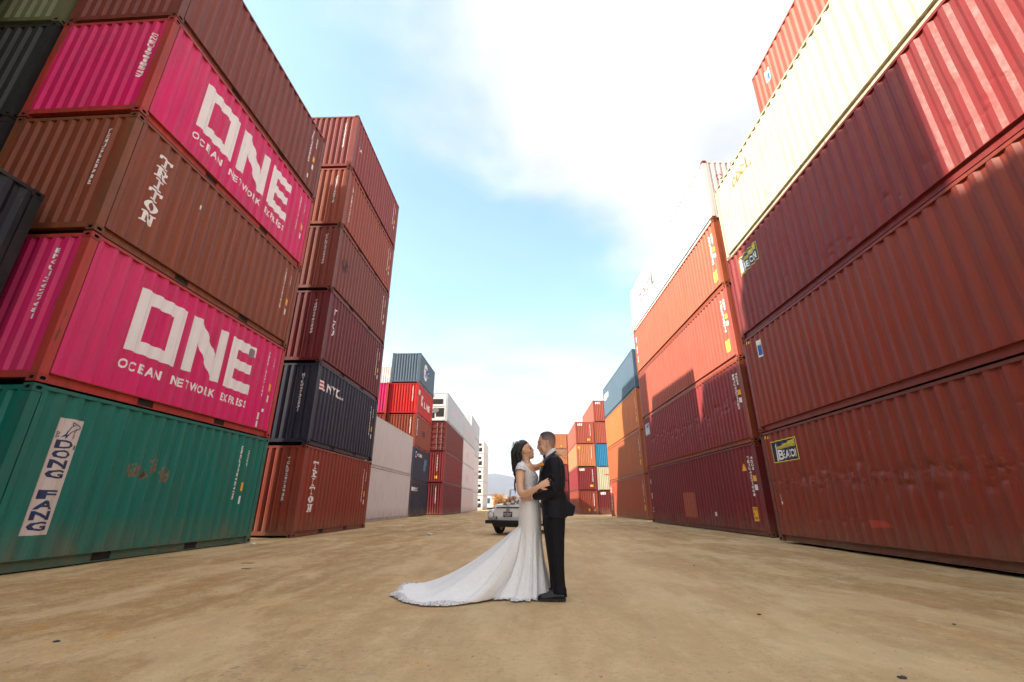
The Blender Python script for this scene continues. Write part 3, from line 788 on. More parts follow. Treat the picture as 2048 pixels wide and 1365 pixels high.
# taller stack directly behind it
for t in range(6):
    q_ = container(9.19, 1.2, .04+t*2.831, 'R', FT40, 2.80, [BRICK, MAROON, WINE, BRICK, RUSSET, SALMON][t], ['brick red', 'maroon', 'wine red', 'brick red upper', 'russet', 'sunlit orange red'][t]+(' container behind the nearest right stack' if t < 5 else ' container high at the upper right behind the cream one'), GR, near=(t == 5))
    if t == 5: decal(q_, 'sticker', rects((.75, 1.7, 1.05, 2.2)), WHITE, 'W'); decal(q_, 'sticker_print', rects((.79, 1.76, 1.01, 2.05)), BLUEL, 'W', off=.004)
# second right stack
def R2(t, pd, label, **k):
    return container(7.31+jit(), 14.745+jit(), .021+t*2.843, 'R', FT40, 2.815, pd, label, GR, rot=.0268, near=True, fr=(.36, .085, .03), **k)
r20 = R2(0, WINE, 'wine red container on the ground with a square orange repair patch', dents=dents_b)
r21 = R2(1, ('dull_wine_paint', (.30, .045, .050)), 'dull wine red container with a small pale sign', dents=dents_a)
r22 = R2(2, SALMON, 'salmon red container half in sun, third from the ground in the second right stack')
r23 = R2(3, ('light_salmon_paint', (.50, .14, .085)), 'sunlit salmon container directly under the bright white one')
r24 = R2(4, SNOW, 'bright white container with red lettering on top of the second right stack')
decal(r20, 'repair_patch', rects((5.25, .40, 6.55, 1.42)), plain('patch_orange', (.36, .085, .045), .6, var=.2), 'W', off=.003)
decal(r20, 'warning_sticker', rects((11.28, .42, 11.58, .84)), YELL, 'W'); decal(r20, 'sticker_print', text_polys('CAUTION', 11.31, .74, 11.55, .81) + text_polys('9', 11.38, .58, 11.46, .68) + text_polys('HIGH', 11.34, .47, 11.54, .55), BLACKL, 'W', off=.004)
decal(r20, 'warning_sticker', [[(11.10, 1.98), (11.34, 1.98), (11.22, 2.22)]], YELL, 'W')
for i, ch in enumerate('UES'): decal(r20, 'lettering', _fit(ch, .28, 1.95-i*.72, .46, 2.25-i*.72), WHITE, 'W')
decal(r20, 'small_plate', rects((8.4, .5, 8.5, .65)), WHITE, 'W')
decal(r21, 'sign_board', rects((.30, 1.85, 1.15, 2.5)), plain('pale_sign', (.45, .46, .55), .5), 'W'); decal(r21, 'lettering', text_polys('BEACON', .36, 1.95, 1.1, 2.2), WHITE, 'W', off=.004); decal(r21, 'beam', [[(.5, 2.28), (1.1, 2.3), (1.1, 2.45)]], plain('sign_blue', (.05, .07, .2), .5), 'W', off=.004)
for r_, n_ in ((r20, 'TEXU 432100 8'), (r21, 'BEAU 432118 2'), (r22, 'TGHU 512001 6'), (r23, 'UESU 488210 3')):
    decal(r_, 'registration_number', text_polys(n_, 11.50, 1.15, 11.62, 2.42, True), WHITE, 'W'); decal(r_, 'size_code', text_polys('45G1', 11.74, 1.95, 11.83, 2.4, True), WHITE, 'W')
    decal(r_, 'height_sticker', rects((11.72, 1.62, 11.86, 1.80)), YELL, 'W'); decal(r_, 'height_sticker', rects((11.73, 1.35, 11.85, 1.52)), WHITE, 'W')
for r_ in (r22, r23): decal(r_, 'warning_sticker', rects((11.45, .42, 11.75, .84)), YEL2, 'W')
for i, ch in enumerate('UES'): decal(r23, 'lettering', _fit(ch, .28, 1.95-i*.62, .50, 2.35-i*.62), WHITE, 'W')
oocl(r24, 1.6, 1.15, 3.4, .75, REDL); oocl(r24, .35, 1.85, 1.75, .38, REDL, 'S')
# third right stack
def R3(t, pd, label, **k):
    return container(7.66+jit(), 30.55+jit(), -.045+t*2.9, 'R', FT40, 2.87, pd, label, GR, rot=.012, **k)
r30 = R3(0, RUSSET, 'russet container on the ground in the third right stack')
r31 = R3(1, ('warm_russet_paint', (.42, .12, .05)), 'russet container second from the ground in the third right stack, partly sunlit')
r32 = R3(2, ('sun_tinted_red_paint', (.60, .17, .05)), 'red container tinted sunlit orange, below the grey blue one in the third right stack')  # part of the sun's orange glow is mixed into this red paint
r33 = R3(3, SLATE, 'grey blue container on top of the third right stack')
decal(r33, 'lettering', text_polys('CGM', .4, 1.6, 2.6, 2.2), WHITE, 'W'); decal(r30, 'lettering', text_polys('SEACUBE', .3, .5, .6, 2.5, True), WHITE, 'W')
for r_ in (r30, r31, r32): decal(r_, 'registration_number', text_polys('TCNU 885120', 11.5, 1.1, 11.62, 2.45, True), WHITE, 'W'); decal(r_, 'height_sticker', rects((11.5, .6, 11.75, .95)), YELL, 'W')
# end-on stacks beyond
def tex(root, u=.25, v=2.35): decal(root, 'lettering', text_polys('tex', u, v, u+.75, v+.32, gap=.1), WHITE, 'S')
def R4(x, y, t, pd, label, **k): return container(x, y, -.25+t*2.9, 'R', FT40, 2.87, pd, label, GR, **k)
q = [R4(6.46, 59.6, 0, BRICK, 'brick red container on the ground right behind the jacket of the groom'),
     R4(6.46, 59.6, 1, WINE, 'wine red container with small white letters, second from the ground behind the groom'),
     R4(6.46, 59.6, 2, ORANGE, 'orange container with a yellow blotch between a salmon and a wine red one'),
     R4(6.46, 59.6, 3, SALMON, 'salmon container with small white letters on top of the yellow blotched orange one')]
tex(q[1]); tex(q[3])
for r_ in q: decal(r_, 'registration_number', text_polys('TEXU 732600', 1.88, 1.0, 1.98, 2.55, True), WHITE, 'S')
decal(q[0], 'warning_sticker', rects((1.2, .4, 1.4, .7), (1.9, .4, 2.1, .6)), YELL, 'S'); decal(q[1], 'warning_sticker', rects((1.55, .4, 1.95, .65)), YELL, 'S'); decal(q[2], 'yellow_blotch', chips(.35, 2.4, .15, .2, 12, .08, .14), YEL2, 'S'); decal(q[3], 'warning_sticker', rects((1.5, .4, 1.9, .65)), YELL, 'S')
q2 = [R4(8.98, 59.6, 0, MAROON, 'dark maroon container on the ground under the off-white ribbed one'), R4(8.98, 59.6, 1, CREAM, 'off-white ribbed container under the azure blue one'),
      R4(8.98, 59.6, 2, AZURE, 'azure blue container between the off-white one and a salmon one'), R4(8.98, 59.6, 3, SALMON, 'salmon container above the azure blue one'), R4(8.98, 59.6, 4, SALMON, 'topmost salmon container of the stack with the azure blue one')]
tex(q2[0]); tex(q2[4], .3); decal(q2[1], 'small_plate', rects((1.0, 1.8, 1.7, 1.95)), REDL, 'S')
for t in range(5):
    z_ = container(5.30, 88+jit(), -.55+t*2.9, 'R', FT40, 2.87, [MAROON, WINE, WINE, ORANGE, ORANGE][t], ['lowest maroon', 'wine red second lowest', 'wine red middle', 'lower orange', 'topmost orange'][t]+' container of the far stack directly behind the groom', GR)
    if t > 2: decal(z_, 'warning_sticker', rects((1.2, .4, 1.5, .7)), YELL, 'S')
    container(7.85, 88.2+jit(), -.55+t*2.9, 'R', FT40, 2.87, [WINE, MAROON, BRICK, ORANGE, SALMON][t], ['lowest wine red', 'maroon second lowest', 'brick red middle', 'orange second highest', 'topmost salmon'][t]+' container in the column hidden right of the far orange one', GR)

#PART2

# ------------------------------------------------------------------ ground
def gz(x, y):
    s_ = min(1, max(0, (y-28)/40)); s_ = s_*s_*(3-2*s_)
    z = -s_*(.12+.16*min(1, max(0, (x+4)/10)))
    z -= .5*min(1, max(0, (y-68)/60))*(.4 if x < 0 else .9)*.8
    near = max(0, 1-abs(y-5)/30)
    z += .012*near*noise.noise((x*.55, y*.35, 1.3)) + .006*near*noise.noise((x*2.1, y*1.4, 4.2)) - .006*near
    return z
def axis(a, b, s0, g, lim):
    out = []; v = a
    while v <= b: out.append(v); v += s0
    st = s0
    while v < lim: out.append(v); st *= g; v += st
    out.append(lim); return out
xs = [-v for v in axis(.14, 9.1, .14, 1.3, 6000)][::-1] + axis(0, 9.1, .14, 1.3, 6000)
ys = [1-v for v in axis(.3, 4, .4, 1.4, 3000)][::-1] + axis(1, 24, .14, 1.14, 9000)
bm = bmesh.new(); g = [[bm.verts.new((x, y, gz(x, y))) for x in xs] for y in ys]
for a, b in zip(g, g[1:]):
    for i in range(len(xs)-1): bm.faces.new((a[i], a[i+1], b[i+1], b[i]))
t = NT('packed_dirt'); 
P = t.pos(); trk = t.pos((1.0, .11, 1))
big = t.noise(P, .35, 5, .6); mid = t.noise(P, 1.7, 8, .68); fine = t.noise(P, 26, 6, .7); grit = t.noise(P, 110, 4, .7)
tr = t.noise(trk, 2.6, 7, .66, .25)
c = t.mix(t.ramp(mid, .36, .62), (.29, .185, .085), (.46, .33, .18))
c = t.mix(t.ramp(big, .40, .60, 0, .6), c, (.52, .40, .27))
c = t.mix(t.ramp(tr, .42, .62, 0, .42), c, (.36, .205, .095))
c = t.mix(t.ramp(tr, .56, .42, 0, .36), c, (.56, .43, .285))
c = t.mix(t.math('MULTIPLY', t.ramp(mid, .55, .68), t.ramp(big, .52, .40)), c, (.46, .235, .07))
# worn slate-blue speckle where old asphalt shows through in the foreground
sp = t.noise(t.pos((1, 1.5, 1)), 9, 9, .72)
geo = t.n('ShaderNodeNewGeometry'); sx = t.n('ShaderNodeSeparateXYZ'); t.l(geo.outputs['Position'], sx.inputs[0])
patch = t.math('MULTIPLY', t.ramp(t.noise(P, 1.1, 4), .44, .60), t.ramp(sx.outputs[1], 4.4, 3.2))
c = t.mix(t.math('MULTIPLY', t.ramp(sp, .55, .62), patch), c, (.10, .115, .14))
c = t.mix(t.ramp(fine, .32, .46, .7, 0), c, (.12, .075, .045))
c = t.mix(t.ramp(fine, .60, .74, 0, .5), c, (.58, .46, .32))
c = t.mix(t.ramp(grit, .38, .60, .35, 0), c, (.10, .07, .045))
m5 = t.noise(t.pos((1, .7, 1)), 5.5, 9, .72, .3)
c = t.mix(t.ramp(m5, .52, .40, 0, .45), c, (.25, .155, .075)); c = t.mix(t.ramp(m5, .56, .68, 0, .4), c, (.60, .49, .35))
m6 = t.noise(t.pos((.9, .16, 1)), 7, 6, .62, .2)
c = t.mix(t.ramp(m6, .56, .66, 0, .28), c, (.28, .17, .085))
m8 = t.noise(t.pos((1, .45, 1)), .95, 6, .6, .4)
c = t.mix(t.ramp(m8, .50, .57, 0, .34), c, (.58, .46, .32)); c = t.mix(t.ramp(m8, .44, .38, 0, .34), c, (.30, .19, .10))
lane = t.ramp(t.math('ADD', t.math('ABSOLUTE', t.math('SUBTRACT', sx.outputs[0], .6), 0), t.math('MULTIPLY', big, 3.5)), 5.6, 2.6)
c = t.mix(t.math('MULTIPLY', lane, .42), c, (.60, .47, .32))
vm = t.n('ShaderNodeVectorMath', operation='MULTIPLY'); vm.inputs[1].default_value = (1.25, 1.21, 1.02); t.l(c, vm.inputs[0])
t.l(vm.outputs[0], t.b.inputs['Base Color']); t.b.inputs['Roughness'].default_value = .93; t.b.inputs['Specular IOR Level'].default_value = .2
b = t.bump(tr, .2, .03); b = t.bump(mid, .45, .03, b); b = t.bump(fine, .5, .008, b); b = t.bump(grit, .35, .003, b)
t.l(b, t.b.inputs['Normal'])
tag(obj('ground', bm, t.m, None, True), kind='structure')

# ------------------------------------------------------------------ mountains beyond the yard
def ridge(name, Y, pts, depth, mat, seed):
    bm = bmesh.new(); nx, ny = 160, 26; x0, x1 = pts[0][0], pts[-1][0]; G = []
    def h(x):
        for (a, ha), (b, hb) in zip(pts, pts[1:]):
            if a <= x <= b: q = (x-a)/(b-a); q = q*q*(3-2*q); return ha+(hb-ha)*q
        return 0
    for j in range(ny):
        v = j/(ny-1); row = []
        for i in range(nx):
            x = x0+(x1-x0)*i/(nx-1); y = Y-depth*(1-v)
            n = noise.fractal((x/260+seed, y/260, seed), 1.0, 2.1, 6)
            gul = abs(noise.noise((x/90+seed, y/500, 2.0)))
            row.append(bm.verts.new((x, y, -2+h(x)*(v**1.25)*(1+.10*n) - 26*gul*math.sin(v*math.pi))))
        G.append(row)
    for a, b in zip(G, G[1:]):
        for i in range(nx-1): bm.faces.new((a[i], a[i+1], b[i+1], b[i]))
    return tag(obj(name, bm, mat, None, True), kind='structure')
mt = plain('mountain_slope', (.11, .115, .155), .95, var=.35, scale=.02)
ridge('mountains', 4200, [(-4200, 90), (-2600, 190), (-1500, 235), (-900, 262), (-420, 262), (-120, 236), (150, 222), (420, 250), (1200, 180), (2600, 120), (4200, 60)], 1500, mt, 3.7)
mt2 = plain('foothill_slope', (.16, .14, .14), .95, var=.35, scale=.03)
ridge('foothills', 2400, [(-2600, 30), (-1200, 62), (-500, 70), (-150, 42), (60, 30), (400, 36), (1500, 28), (2600, 20)], 700, mt2, 9.1)

# ------------------------------------------------------------------ far things
def office_trailer():
    p = at(981, 1018, 118); z = -.75
    root = tag(empty('office_trailer', (p.x, 118, z)), 'small white office trailer with a blue window far down the yard beside the tower', 'trailer')
    bm = bmesh.new(); box(bm, -1.5, 0, .9, 1.2, 9, 3.9); obj('body', bm, plain('trailer_white', (.66, .66, .70), .6), root)
    bm = bmesh.new(); box(bm, -1.65, -.15, 3.905, 1.35, 9.1, 4.1); obj('roof', bm, plain('trailer_roof', (.25, .25, .28), .7), root)
    bm = bmesh.new(); box(bm, -1.1, -.05, 1.9, -.2, -.004, 3.1); obj('window', bm, plain('trailer_glass', (.05, .10, .2), .2), root)
    bm = bmesh.new(); box(bm, .4, -.04, 1.0, 1.0, -.004, 3.0); obj('door', bm, plain('trailer_white2', (.74, .74, .78), .6), root)
    for y in (1.5, 6.8):
        bm = bmesh.new(); cyl(bm, (-.15, y, .42), (1, 0, 0), .42, 2.3, 16); obj('wheel', bm, DARK, root)
    bm = bmesh.new(); box(bm, -1.3, .2, .55, 1.0, 8.6, .897); obj('chassis', bm, DARK, root)
office_trailer()
def tree(x, y, z, h, rad, seed, label, cols, name='autumn_tree'):
    rnd = random.Random(seed)
    root = tag(empty(name, (x, y, z)), label, 'tree')
    bm = bmesh.new(); tube(bm, [(0, 0, 0, .16), (.05, 0, h*.3, .12), (-.05, .05, h*.6, .06)], 8)
    for i in range(5):
        a = rnd.uniform(0, 6.28); tube(bm, [(0, 0, h*.25, .07), (math.cos(a)*rad*.5, math.sin(a)*rad*.5, h*.6, .03)], 6, 1)
    obj('trunk', bm, plain('bark', (.10, .07, .05), .9), root)
    bm = bmesh.new()
    cl_ = [(rnd.uniform(-1, 1)*rad*.7, rnd.uniform(-1, 1)*rad*.7, h*rnd.uniform(.4, .9), rnd.uniform(.3, .55)*rad) for _ in range(14)]
    for _ in range(2600):
        q = rnd.choice(cl_); d = Vector((rnd.gauss(0, 1), rnd.gauss(0, 1), rnd.gauss(0, .8))).normalized()*q[3]*rnd.random()**.35
        c = Vector(q[:3])+d; a = Vector((rnd.gauss(0, 1), rnd.gauss(0, 1), rnd.gauss(0, 1))).normalized(); b_ = a.orthogonal().normalized(); s_ = rnd.uniform(.05, .11)
        v = [bm.verts.new(c+a*s_), bm.verts.new(c+b_*s_*.6), bm.verts.new(c-a*s_), bm.verts.new(c-b_*s_*.6)]
        bm.faces.new(v)
    obj('crown', bm, cols, root)
aut = plain('autumn_leaves', (.52, .26, .07), .8, var=.45, scale=3)
p = at(998, 1015, 85); tree(p.x, 85, -.6, 3.4, 1.5, 4, 'small tree with orange autumn leaves just left of the windscreen of the car', aut)
p = at(1004, 1012, 92); tree(p.x+.3, 92, -.6, 3.0, 1.3, 9, 'low bush of pale golden leaves behind the orange tree', plain('golden_leaves', (.50, .34, .14), .8, var=.4, scale=3), 'golden_bush')

# ------------------------------------------------------------------ white open-top car
def car():
    root = tag(empty('parked_car', (-.64, 15.45, 0), R(-24)), 'white boxy open-top car with a bouquet on its bonnet, parked behind the bride', 'car')
    wh = NT('car_white'); wh.b.inputs['Base Color'].default_value = (.66, .69, .68, 1); wh.b.inputs['Roughness'].default_value = .28; wh.b.inputs['Coat Weight'].default_value = .4
    dn = wh.noise(wh.pos(), 3, 6); wh.l(wh.mix(dn, (.76, .79, .78), (.84, .86, .85)), wh.b.inputs['Base Color'])
    wh = wh.m; blk = plain('car_black', (.012, .013, .018), .45); rub = plain('tyre_rubber', (.018, .018, .018), .85, var=.3, bump=.3)
    chrome = plain('chrome', (.6, .6, .62), .12, 1); glass = NT('windscreen_glass'); glass.b.inputs['Base Color'].default_value = (.85, .9, .95, 1)
    glass.b.inputs['Transmission Weight'].default_value = 1; glass.b.inputs['Roughness'].default_value = .02; glass.b.inputs['IOR'].default_value = 1.1; glass = glass.m
    bm = bmesh.new()
    # hull: slab sides and front panel
    prof = [(.03, .40), (0, .55), (.02, .80), (.05, .84), (1.25, .98), (1.32, .98), (1.32, .60), (2.75, .60), (2.75, .98), (3.45, .90), (3.60, .70), (3.58, .42), (2.95, .38), (2.85, .30), (1.25, .30), (1.15, .38)]
    poly_prism(bm, prof, -.50, .50, 'yz')
    body = obj('body', bm, wh, root)
    # fenders and doors on each side
    for s in (-1, 1):
        bm = bmesh.new()
        def arch(c, r, n=9): return [(c+r*math.cos(math.pi*i/n), .30+r*math.sin(math.pi*i/n)) for i in range(n+1)]
        fp = [(.03, .44), (.0, .56), (.04, .70), (.12, .765), (.40, .785), (1.25, .80), (1.25, .34)] + [(1.08, .32)] + [(a, b) for a, b in arch(.70, .37)] + [(.31, .36), (.2, .40)]
        poly_prism(bm, fp, s*.502, s*.765, 'yz')
        bmesh.ops.bevel(bm, geom=[e for e in bm.edges if e.calc_length() > .2 or True], offset=.018, segments=2, affect='EDGES', clamp_overlap=True)
        obj('front_fender', bm, wh, root, True)
        bm = bmesh.new()
        fp = [(2.40, .34), (2.40, .80), (3.30, .80), (3.52, .72), (3.56, .44), (3.25, .36)] + [(a, b) for a, b in arch(2.88, .36)]
        poly_prism(bm, fp, s*.502, s*.765, 'yz'); obj('rear_fender', bm, wh, root)
        bm = bmesh.new(); box(bm, min(s*.70, s*.745), 1.27, .34, max(s*.70, s*.745), 2.38, .93)
        for z in (.45, .55, .65, .75): box(bm, min(s*.745, s*.757), 1.33, z, max(s*.745, s*.757), 2.32, z+.035)
        d = obj('door', bm, wh, root); bm = bmesh.new(); box(bm, min(s*.757, s*.775), 2.15, .80, max(s*.757, s*.775), 2.28, .825); obj('handle', bm, blk, d)
        bm = bmesh.new(); box(bm, min(s*.60, s*.77), 1.22, .25, max(s*.60, s*.77), 2.42, .335); obj('sill', bm, blk, root)
        bm = bmesh.new(); cyl(bm, (s*.615, -.012, .60), (0, 1, 0), .108, .05, 28); hl = obj('headlight', bm, chrome, root)
        bm = bmesh.new(); blob(bm, (s*.615, -.036, .60), (.094, .026, .094), 16, 10); obj('lens', bm, plain('lens_glass', (.80, .81, .82), .3), hl)
        bm = bmesh.new(); box(bm, s*.43-.04, -.05, .475, s*.43+.04, -.002, .555); tl = obj('turn_light', bm, blk, root)
        bm = bmesh.new(); box(bm, s*.43-.02, -.058, .492, s*.43+.02, -.051, .54); obj('lens', bm, plain('lamp_white', (.7, .68, .66), .3), tl)
        bm = bmesh.new(); cyl(bm, (s*.505, -.01, .845), (0, 1, 0), .018, .03, 12); obj('bonnet_catch', bm, blk, root)
        for y in (.70, 2.88):
            bm = bmesh.new(); x = s*.66; r = .315; n = 28
            secs = [(-.085, .21), (-.09, r-.03), (-.07, r-.005), (-.03, r), (.03, r), (.07, r-.005), (.09, r-.03), (.085, .21)]
            rr = [[bm.verts.new((x+a, y+q*math.cos(6.2832*i/n), .315+q*math.sin(6.2832*i/n))) for i in range(n)] for a, q in secs]
            for A_, B_ in zip(rr, rr[1:]):
                for i in range(n): bm.faces.new((A_[i], A_[(i+1) % n], B_[(i+1) % n], B_[i]))
            wl = obj('wheel', bm, rub, root, True)
            bm = bmesh.new(); cyl(bm, (x, y, .315), (1, 0, 0), .205, .12, 24); cyl(bm, (x+s*.07, y, .315), (1, 0, 0), .06, .03, 16); obj('rim', bm, wh, wl)
    bm = bmesh.new(); poly_prism(bm, [(-.78, .34), (.78, .34), (.78, .445), (-.78, .445)], -.13, -.06, 'xz'); bmesh.ops.bevel(bm, geom=bm.edges[:], offset=.012, segments=2, affect='EDGES'); obj('bumper', bm, blk, root)
    bm = bmesh.new(); poly_prism(bm, [(-.60, .39), (.60, .39), (.50, .24), (-.50, .24)], -.055, .025, 'xz'); obj('skid_plate', bm, blk, root)
    bm = bmesh.new(); cyl(bm, (0, .70, .30), (1, 0, 0), .045, 1.15, 10); obj('axle', bm, blk, root)
    bm = bmesh.new(); cyl(bm, (0, 2.88, .30), (1, 0, 0), .07, 1.15, 10); blob(bm, (0, 2.88, .32), (.2, .3, .16)); obj('rear_axle', bm, blk, root)
    # bonnet lid with its shut line
    bm = bmesh.new(); poly_prism(bm, [(.045, .852), (.01, .852), (.03, .905), (.10, .925), (1.20, 1.0), (1.22, .985)], -.49, .49, 'yz')
    obj('bonnet', bm, wh, root)
    bm = bmesh.new(); box(bm, -.46, -.006, .820, .46, .018, .836); obj('shut_line', bm, blk, root)
    # round badge: a ring with a V above a W
    bm = bmesh.new()
    def bar(x0, z0, x1, z1, w_=.006, y0=-.012, y1=.012):
        d = Vector((x1-x0, z1-z0)).normalized(); n_ = Vector((-d.y, d.x))*w_
        poly_prism(bm, [(x0+n_.x, z0+n_.y), (x0-n_.x, z0-n_.y), (x1-n_.x, z1-n_.y), (x1+n_.x, z1+n_.y)], y0, y1, 'xz')
    for i in range(20):
        a, b_ = i*math.pi/10, (i+1)*math.pi/10
        bar(.055*math.cos(a), .755+.055*math.sin(a), .055*math.cos(b_), .755+.055*math.sin(b_), .006)
    for a, b_, k in ((-.024, .80, 0), (.024, .80, 0)): bar(a, b_, 0, .760, .005, -.010)
    for (a, b_), (c_, d_) in zip([(-.042, .775), (-.02, .715), (0, .75), (.02, .715)], [(-.02, .715), (0, .75), (.02, .715), (.042, .775)]): bar(a, b_, c_, d_, .005, -.008)
    obj('badge', bm, plain('badge_grey', (.42, .43, .44), .4), root)
    bm = bmesh.new(); box(bm, -.155, -.03, .545, .155, -.004, .70); pl_ = obj('licence_plate', bm, blk, root)
    def flat(polys, y, name, m, par):
        bm = bmesh.new()
        for q_ in polys: bm.faces.new([bm.verts.new((a, y, b_)) for a, b_ in q_])
        bm.normal_update()
        for f in bm.faces:
            if f.normal.y > 0: f.normal_flip()
        return obj(name, bm, m, par)
    flat(text_polys('JUST', -.135, .615, -.035, .668), -.0325, 'plate_lettering', WHITE, pl_)
    flat(text_polys('MARRIED', -.020, .615, .14, .668), -.0325, 'plate_lettering', WHITE, pl_)
    flat(text_polys('TOGETHER', -.11, .565, .11, .60), -.0325, 'plate_lettering', WHITE, pl_)
    flat(text_polys('4', -.012, .678, .012, .695), -.0325, 'plate_lettering', WHITE, pl_)
    # windscreen
    bm = bmesh.new()
    for a in ((-.64, -.58), (.58, .64)): poly_prism(bm, [(1.24, .98), (1.30, .98), (1.45, 1.44), (1.39, 1.44)], a[0], a[1], 'yz')
    poly_prism(bm, [(1.38, 1.41), (1.45, 1.41), (1.463, 1.45), (1.393, 1.45)], -.579, .579, 'yz'); poly_prism(bm, [(1.24, .985), (1.30, .985), (1.317, 1.03), (1.257, 1.03)], -.579, .579, 'yz')
    ws = obj('windscreen', bm, wh, root)
    bm = bmesh.new(); poly_prism(bm, [(1.278, 1.032), (1.286, 1.032), (1.409, 1.408), (1.401, 1.408)], -.578, .578, 'yz'); obj('pane', bm, glass, ws)
    bm = bmesh.new()
    for x in (-.34, .30): tube(bm, [(x, 1.20, 1.015, .008), (x+.2, 1.26, 1.12, .006)], 6, 1)
    obj('wiper', bm, blk, root)
    for x in (-.32, .32):
        bm = bmesh.new(); box(bm, x-.24, 1.75, .60, x+.24, 2.2, .78); box(bm, x-.24, 2.15, .78, x+.24, 2.27, 1.15); box(bm, x-.21, 2.17, 1.155, x+.21, 2.26, 1.36)
        bmesh.ops.bevel(bm, geom=bm.edges[:], offset=.02, segments=2, affect='EDGES'); obj('seat', bm, plain('seat_brown', (.045, .025, .022), .6), root)
    bm = bmesh.new(); tube(bm, [(-.55, 2.75, 1.02, .09), (0, 2.8, 1.06, .11), (.55, 2.75, 1.02, .09)], 12); obj('folded_top', bm, plain('canvas_cream', (.5, .48, .44), .8), root)
    bm = bmesh.new(); box(bm, -.10, 1.36, 1.30, .10, 1.38, 1.36); obj('mirror', bm, blk, root)
    return root
car()
# bouquet on the bonnet
def bouquet(c, s=1.0):
    rnd = random.Random(5)
    root = tag(empty('bouquet', c), 'round bouquet of white and peach roses with green leaves lying on the car bonnet', 'bouquet')
    cols = [plain('rose_white', (.85, .82, .74), .6, var=.2, scale=40), plain('rose_peach', (.62, .28, .18), .6, var=.25, scale=40), plain('rose_blush', (.64, .42, .36), .6, var=.2, scale=40)]
    bm = bmesh.new()
    for _ in range(230):
        a = rnd.uniform(0, 6.28); q = rnd.random()**.5; p_ = Vector((math.cos(a)*.24*q, math.sin(a)*.16*q, .02+.15*(1-q*q)+rnd.uniform(-.03, .03)))
        d = Vector((math.cos(a), math.sin(a)*.7, rnd.uniform(-.2, .8))).normalized(); b_ = d.orthogonal().normalized()*.018; l_ = rnd.uniform(.05, .09)
        bm.faces.new([bm.verts.new(v) for v in (p_, p_+d*l_*.5+b_, p_+d*l_, p_+d*l_*.5-b_)])
    obj('leaves', bm, plain('bouquet_green', (.05, .10, .055), .7, var=.4, scale=30), root)
    for i in range(22):
        a = i*2.4; q = ((i+.3)/22)**.5; x, y = math.cos(a)*.23*q, -.05+math.sin(a)*.15*q-.03*q; z = .06+.20*(1-q*q)
        bm = bmesh.new(); r_ = rnd.uniform(.044, .060)
        for k in range(3):
            rr = r_*(1-.25*k); n = 9; zt = z+k*.006
            ring = [bm.verts.new((x+rr*(1+.14*math.sin(3*j+k))*math.cos(6.2832*j/n), y+rr*(1+.14*math.sin(3*j+k))*math.sin(6.2832*j/n), zt+rr*.55)) for j in range(n)]
            low = [bm.verts.new((x+rr*.45*math.cos(6.2832*j/n), y+rr*.45*math.sin(6.2832*j/n), zt-rr*.7)) for j in range(n)]
            for j in range(n): bm.faces.new((low[j], low[(j+1) % n], ring[(j+1) % n], ring[j]))
            bm.faces.new(ring)
        blob(bm, (x, y, z), (r_*.85, r_*.85, r_*.75), 8, 6)
        obj('rose', bm, cols[(0, 0, 1, 0, 2)[i % 5]], root)
    return root
p = at(1028, 1006, 15.70); bouquet((p.x, 15.66, .865)).scale = (1.35, 1.1, 1.15)

# ------------------------------------------------------------------ small things on the dirt
def scrap(name, x, y, s, label, cat, mat, seed, flat=.5):
    rnd = random.Random(seed); bm = bmesh.new()
    bmesh.ops.create_icosphere(bm, subdivisions=2, radius=1)
    for v in bm.verts:
        n_ = noise.noise(v.co*1.9+Vector((seed, 0, 0))); v.co *= (1+.55*n_); v.co = Vector((v.co.x*s, v.co.y*s*.8, v.co.z*s*flat))
    o = obj(name, bm, mat); o.location = (x, y, gz(x, y)+s*flat*.7); tag(o, label, cat); return o
PAPER = plain('paper', (.68, .68, .66), .7)
p = at(488, 1092, 12.0); scrap('paper_scrap', -6.66, 11.55, .06, 'crumpled white paper scrap at the far corner of the green container', 'litter', PAPER, 2)
scrap('plastic_scrap', -3.17, 15.6, .09, 'white plastic scrap lying on the open dirt left of the car', 'litter', PAPER, 5, .4)
scrap('plastic_scrap', -5.4, 20.6, .06, 'tiny white scrap by the foot of the long white container', 'litter', PAPER, 8, .4)
scrap('paper_scrap', 7.0, 19.6, .07, 'pale scrap lying against the wine red container on the right', 'litter', plain('tan_scrap', (.5, .42, .33), .8), 12, .3)
for i, (x, y, l_, a, lb) in enumerate(((-4.75, 8.0, .20, .15, 'thin dark twig on the dirt in front of the green container'), (-4.35, 7.35, .16, -.1, 'shorter dark twig nearest the train of the dress'))):
    bm = bmesh.new(); tube(bm, [(0, 0, .006, .003), (l_*.4, .006, .010, .0045), (l_*.8, -.004, .008, .004), (l_, .008, .012, .002)], 6)
    o = obj('twig', bm, plain('twig_dark', (.06, .05, .04), .8)); o.location = (x, y, gz(x, y)); o.rotation_euler.z = a; tag(o, lb, 'twig', 'twigs on the dirt')
STONE = plain('dark_stone', (.055, .05, .05), .8, var=.3)
for i, (px_, py_, s_, lb) in enumerate(((113, 1283, .022, 'dark flat stone near the lower left corner'), (1518, 1230, .018, 'small dark stone right of the groom on open dirt'), (1805, 1356, .024, 'dark flat stone at the bottom edge towards the right'), (1908, 1248, .015, 'small dark stone in front of the dented container'), (1388, 1130, .018, 'tiny dark stone midway to the wine red container'))):
    d = _ray(px_, py_); k = -CAMH/d.z; o = scrap('stone', d.x*k, d.y*k, s_, lb, 'stone', STONE, 20+i, .3); o['group'] = 'dark stones on the dirt'
rnd = random.Random(77); bm = bmesh.new()
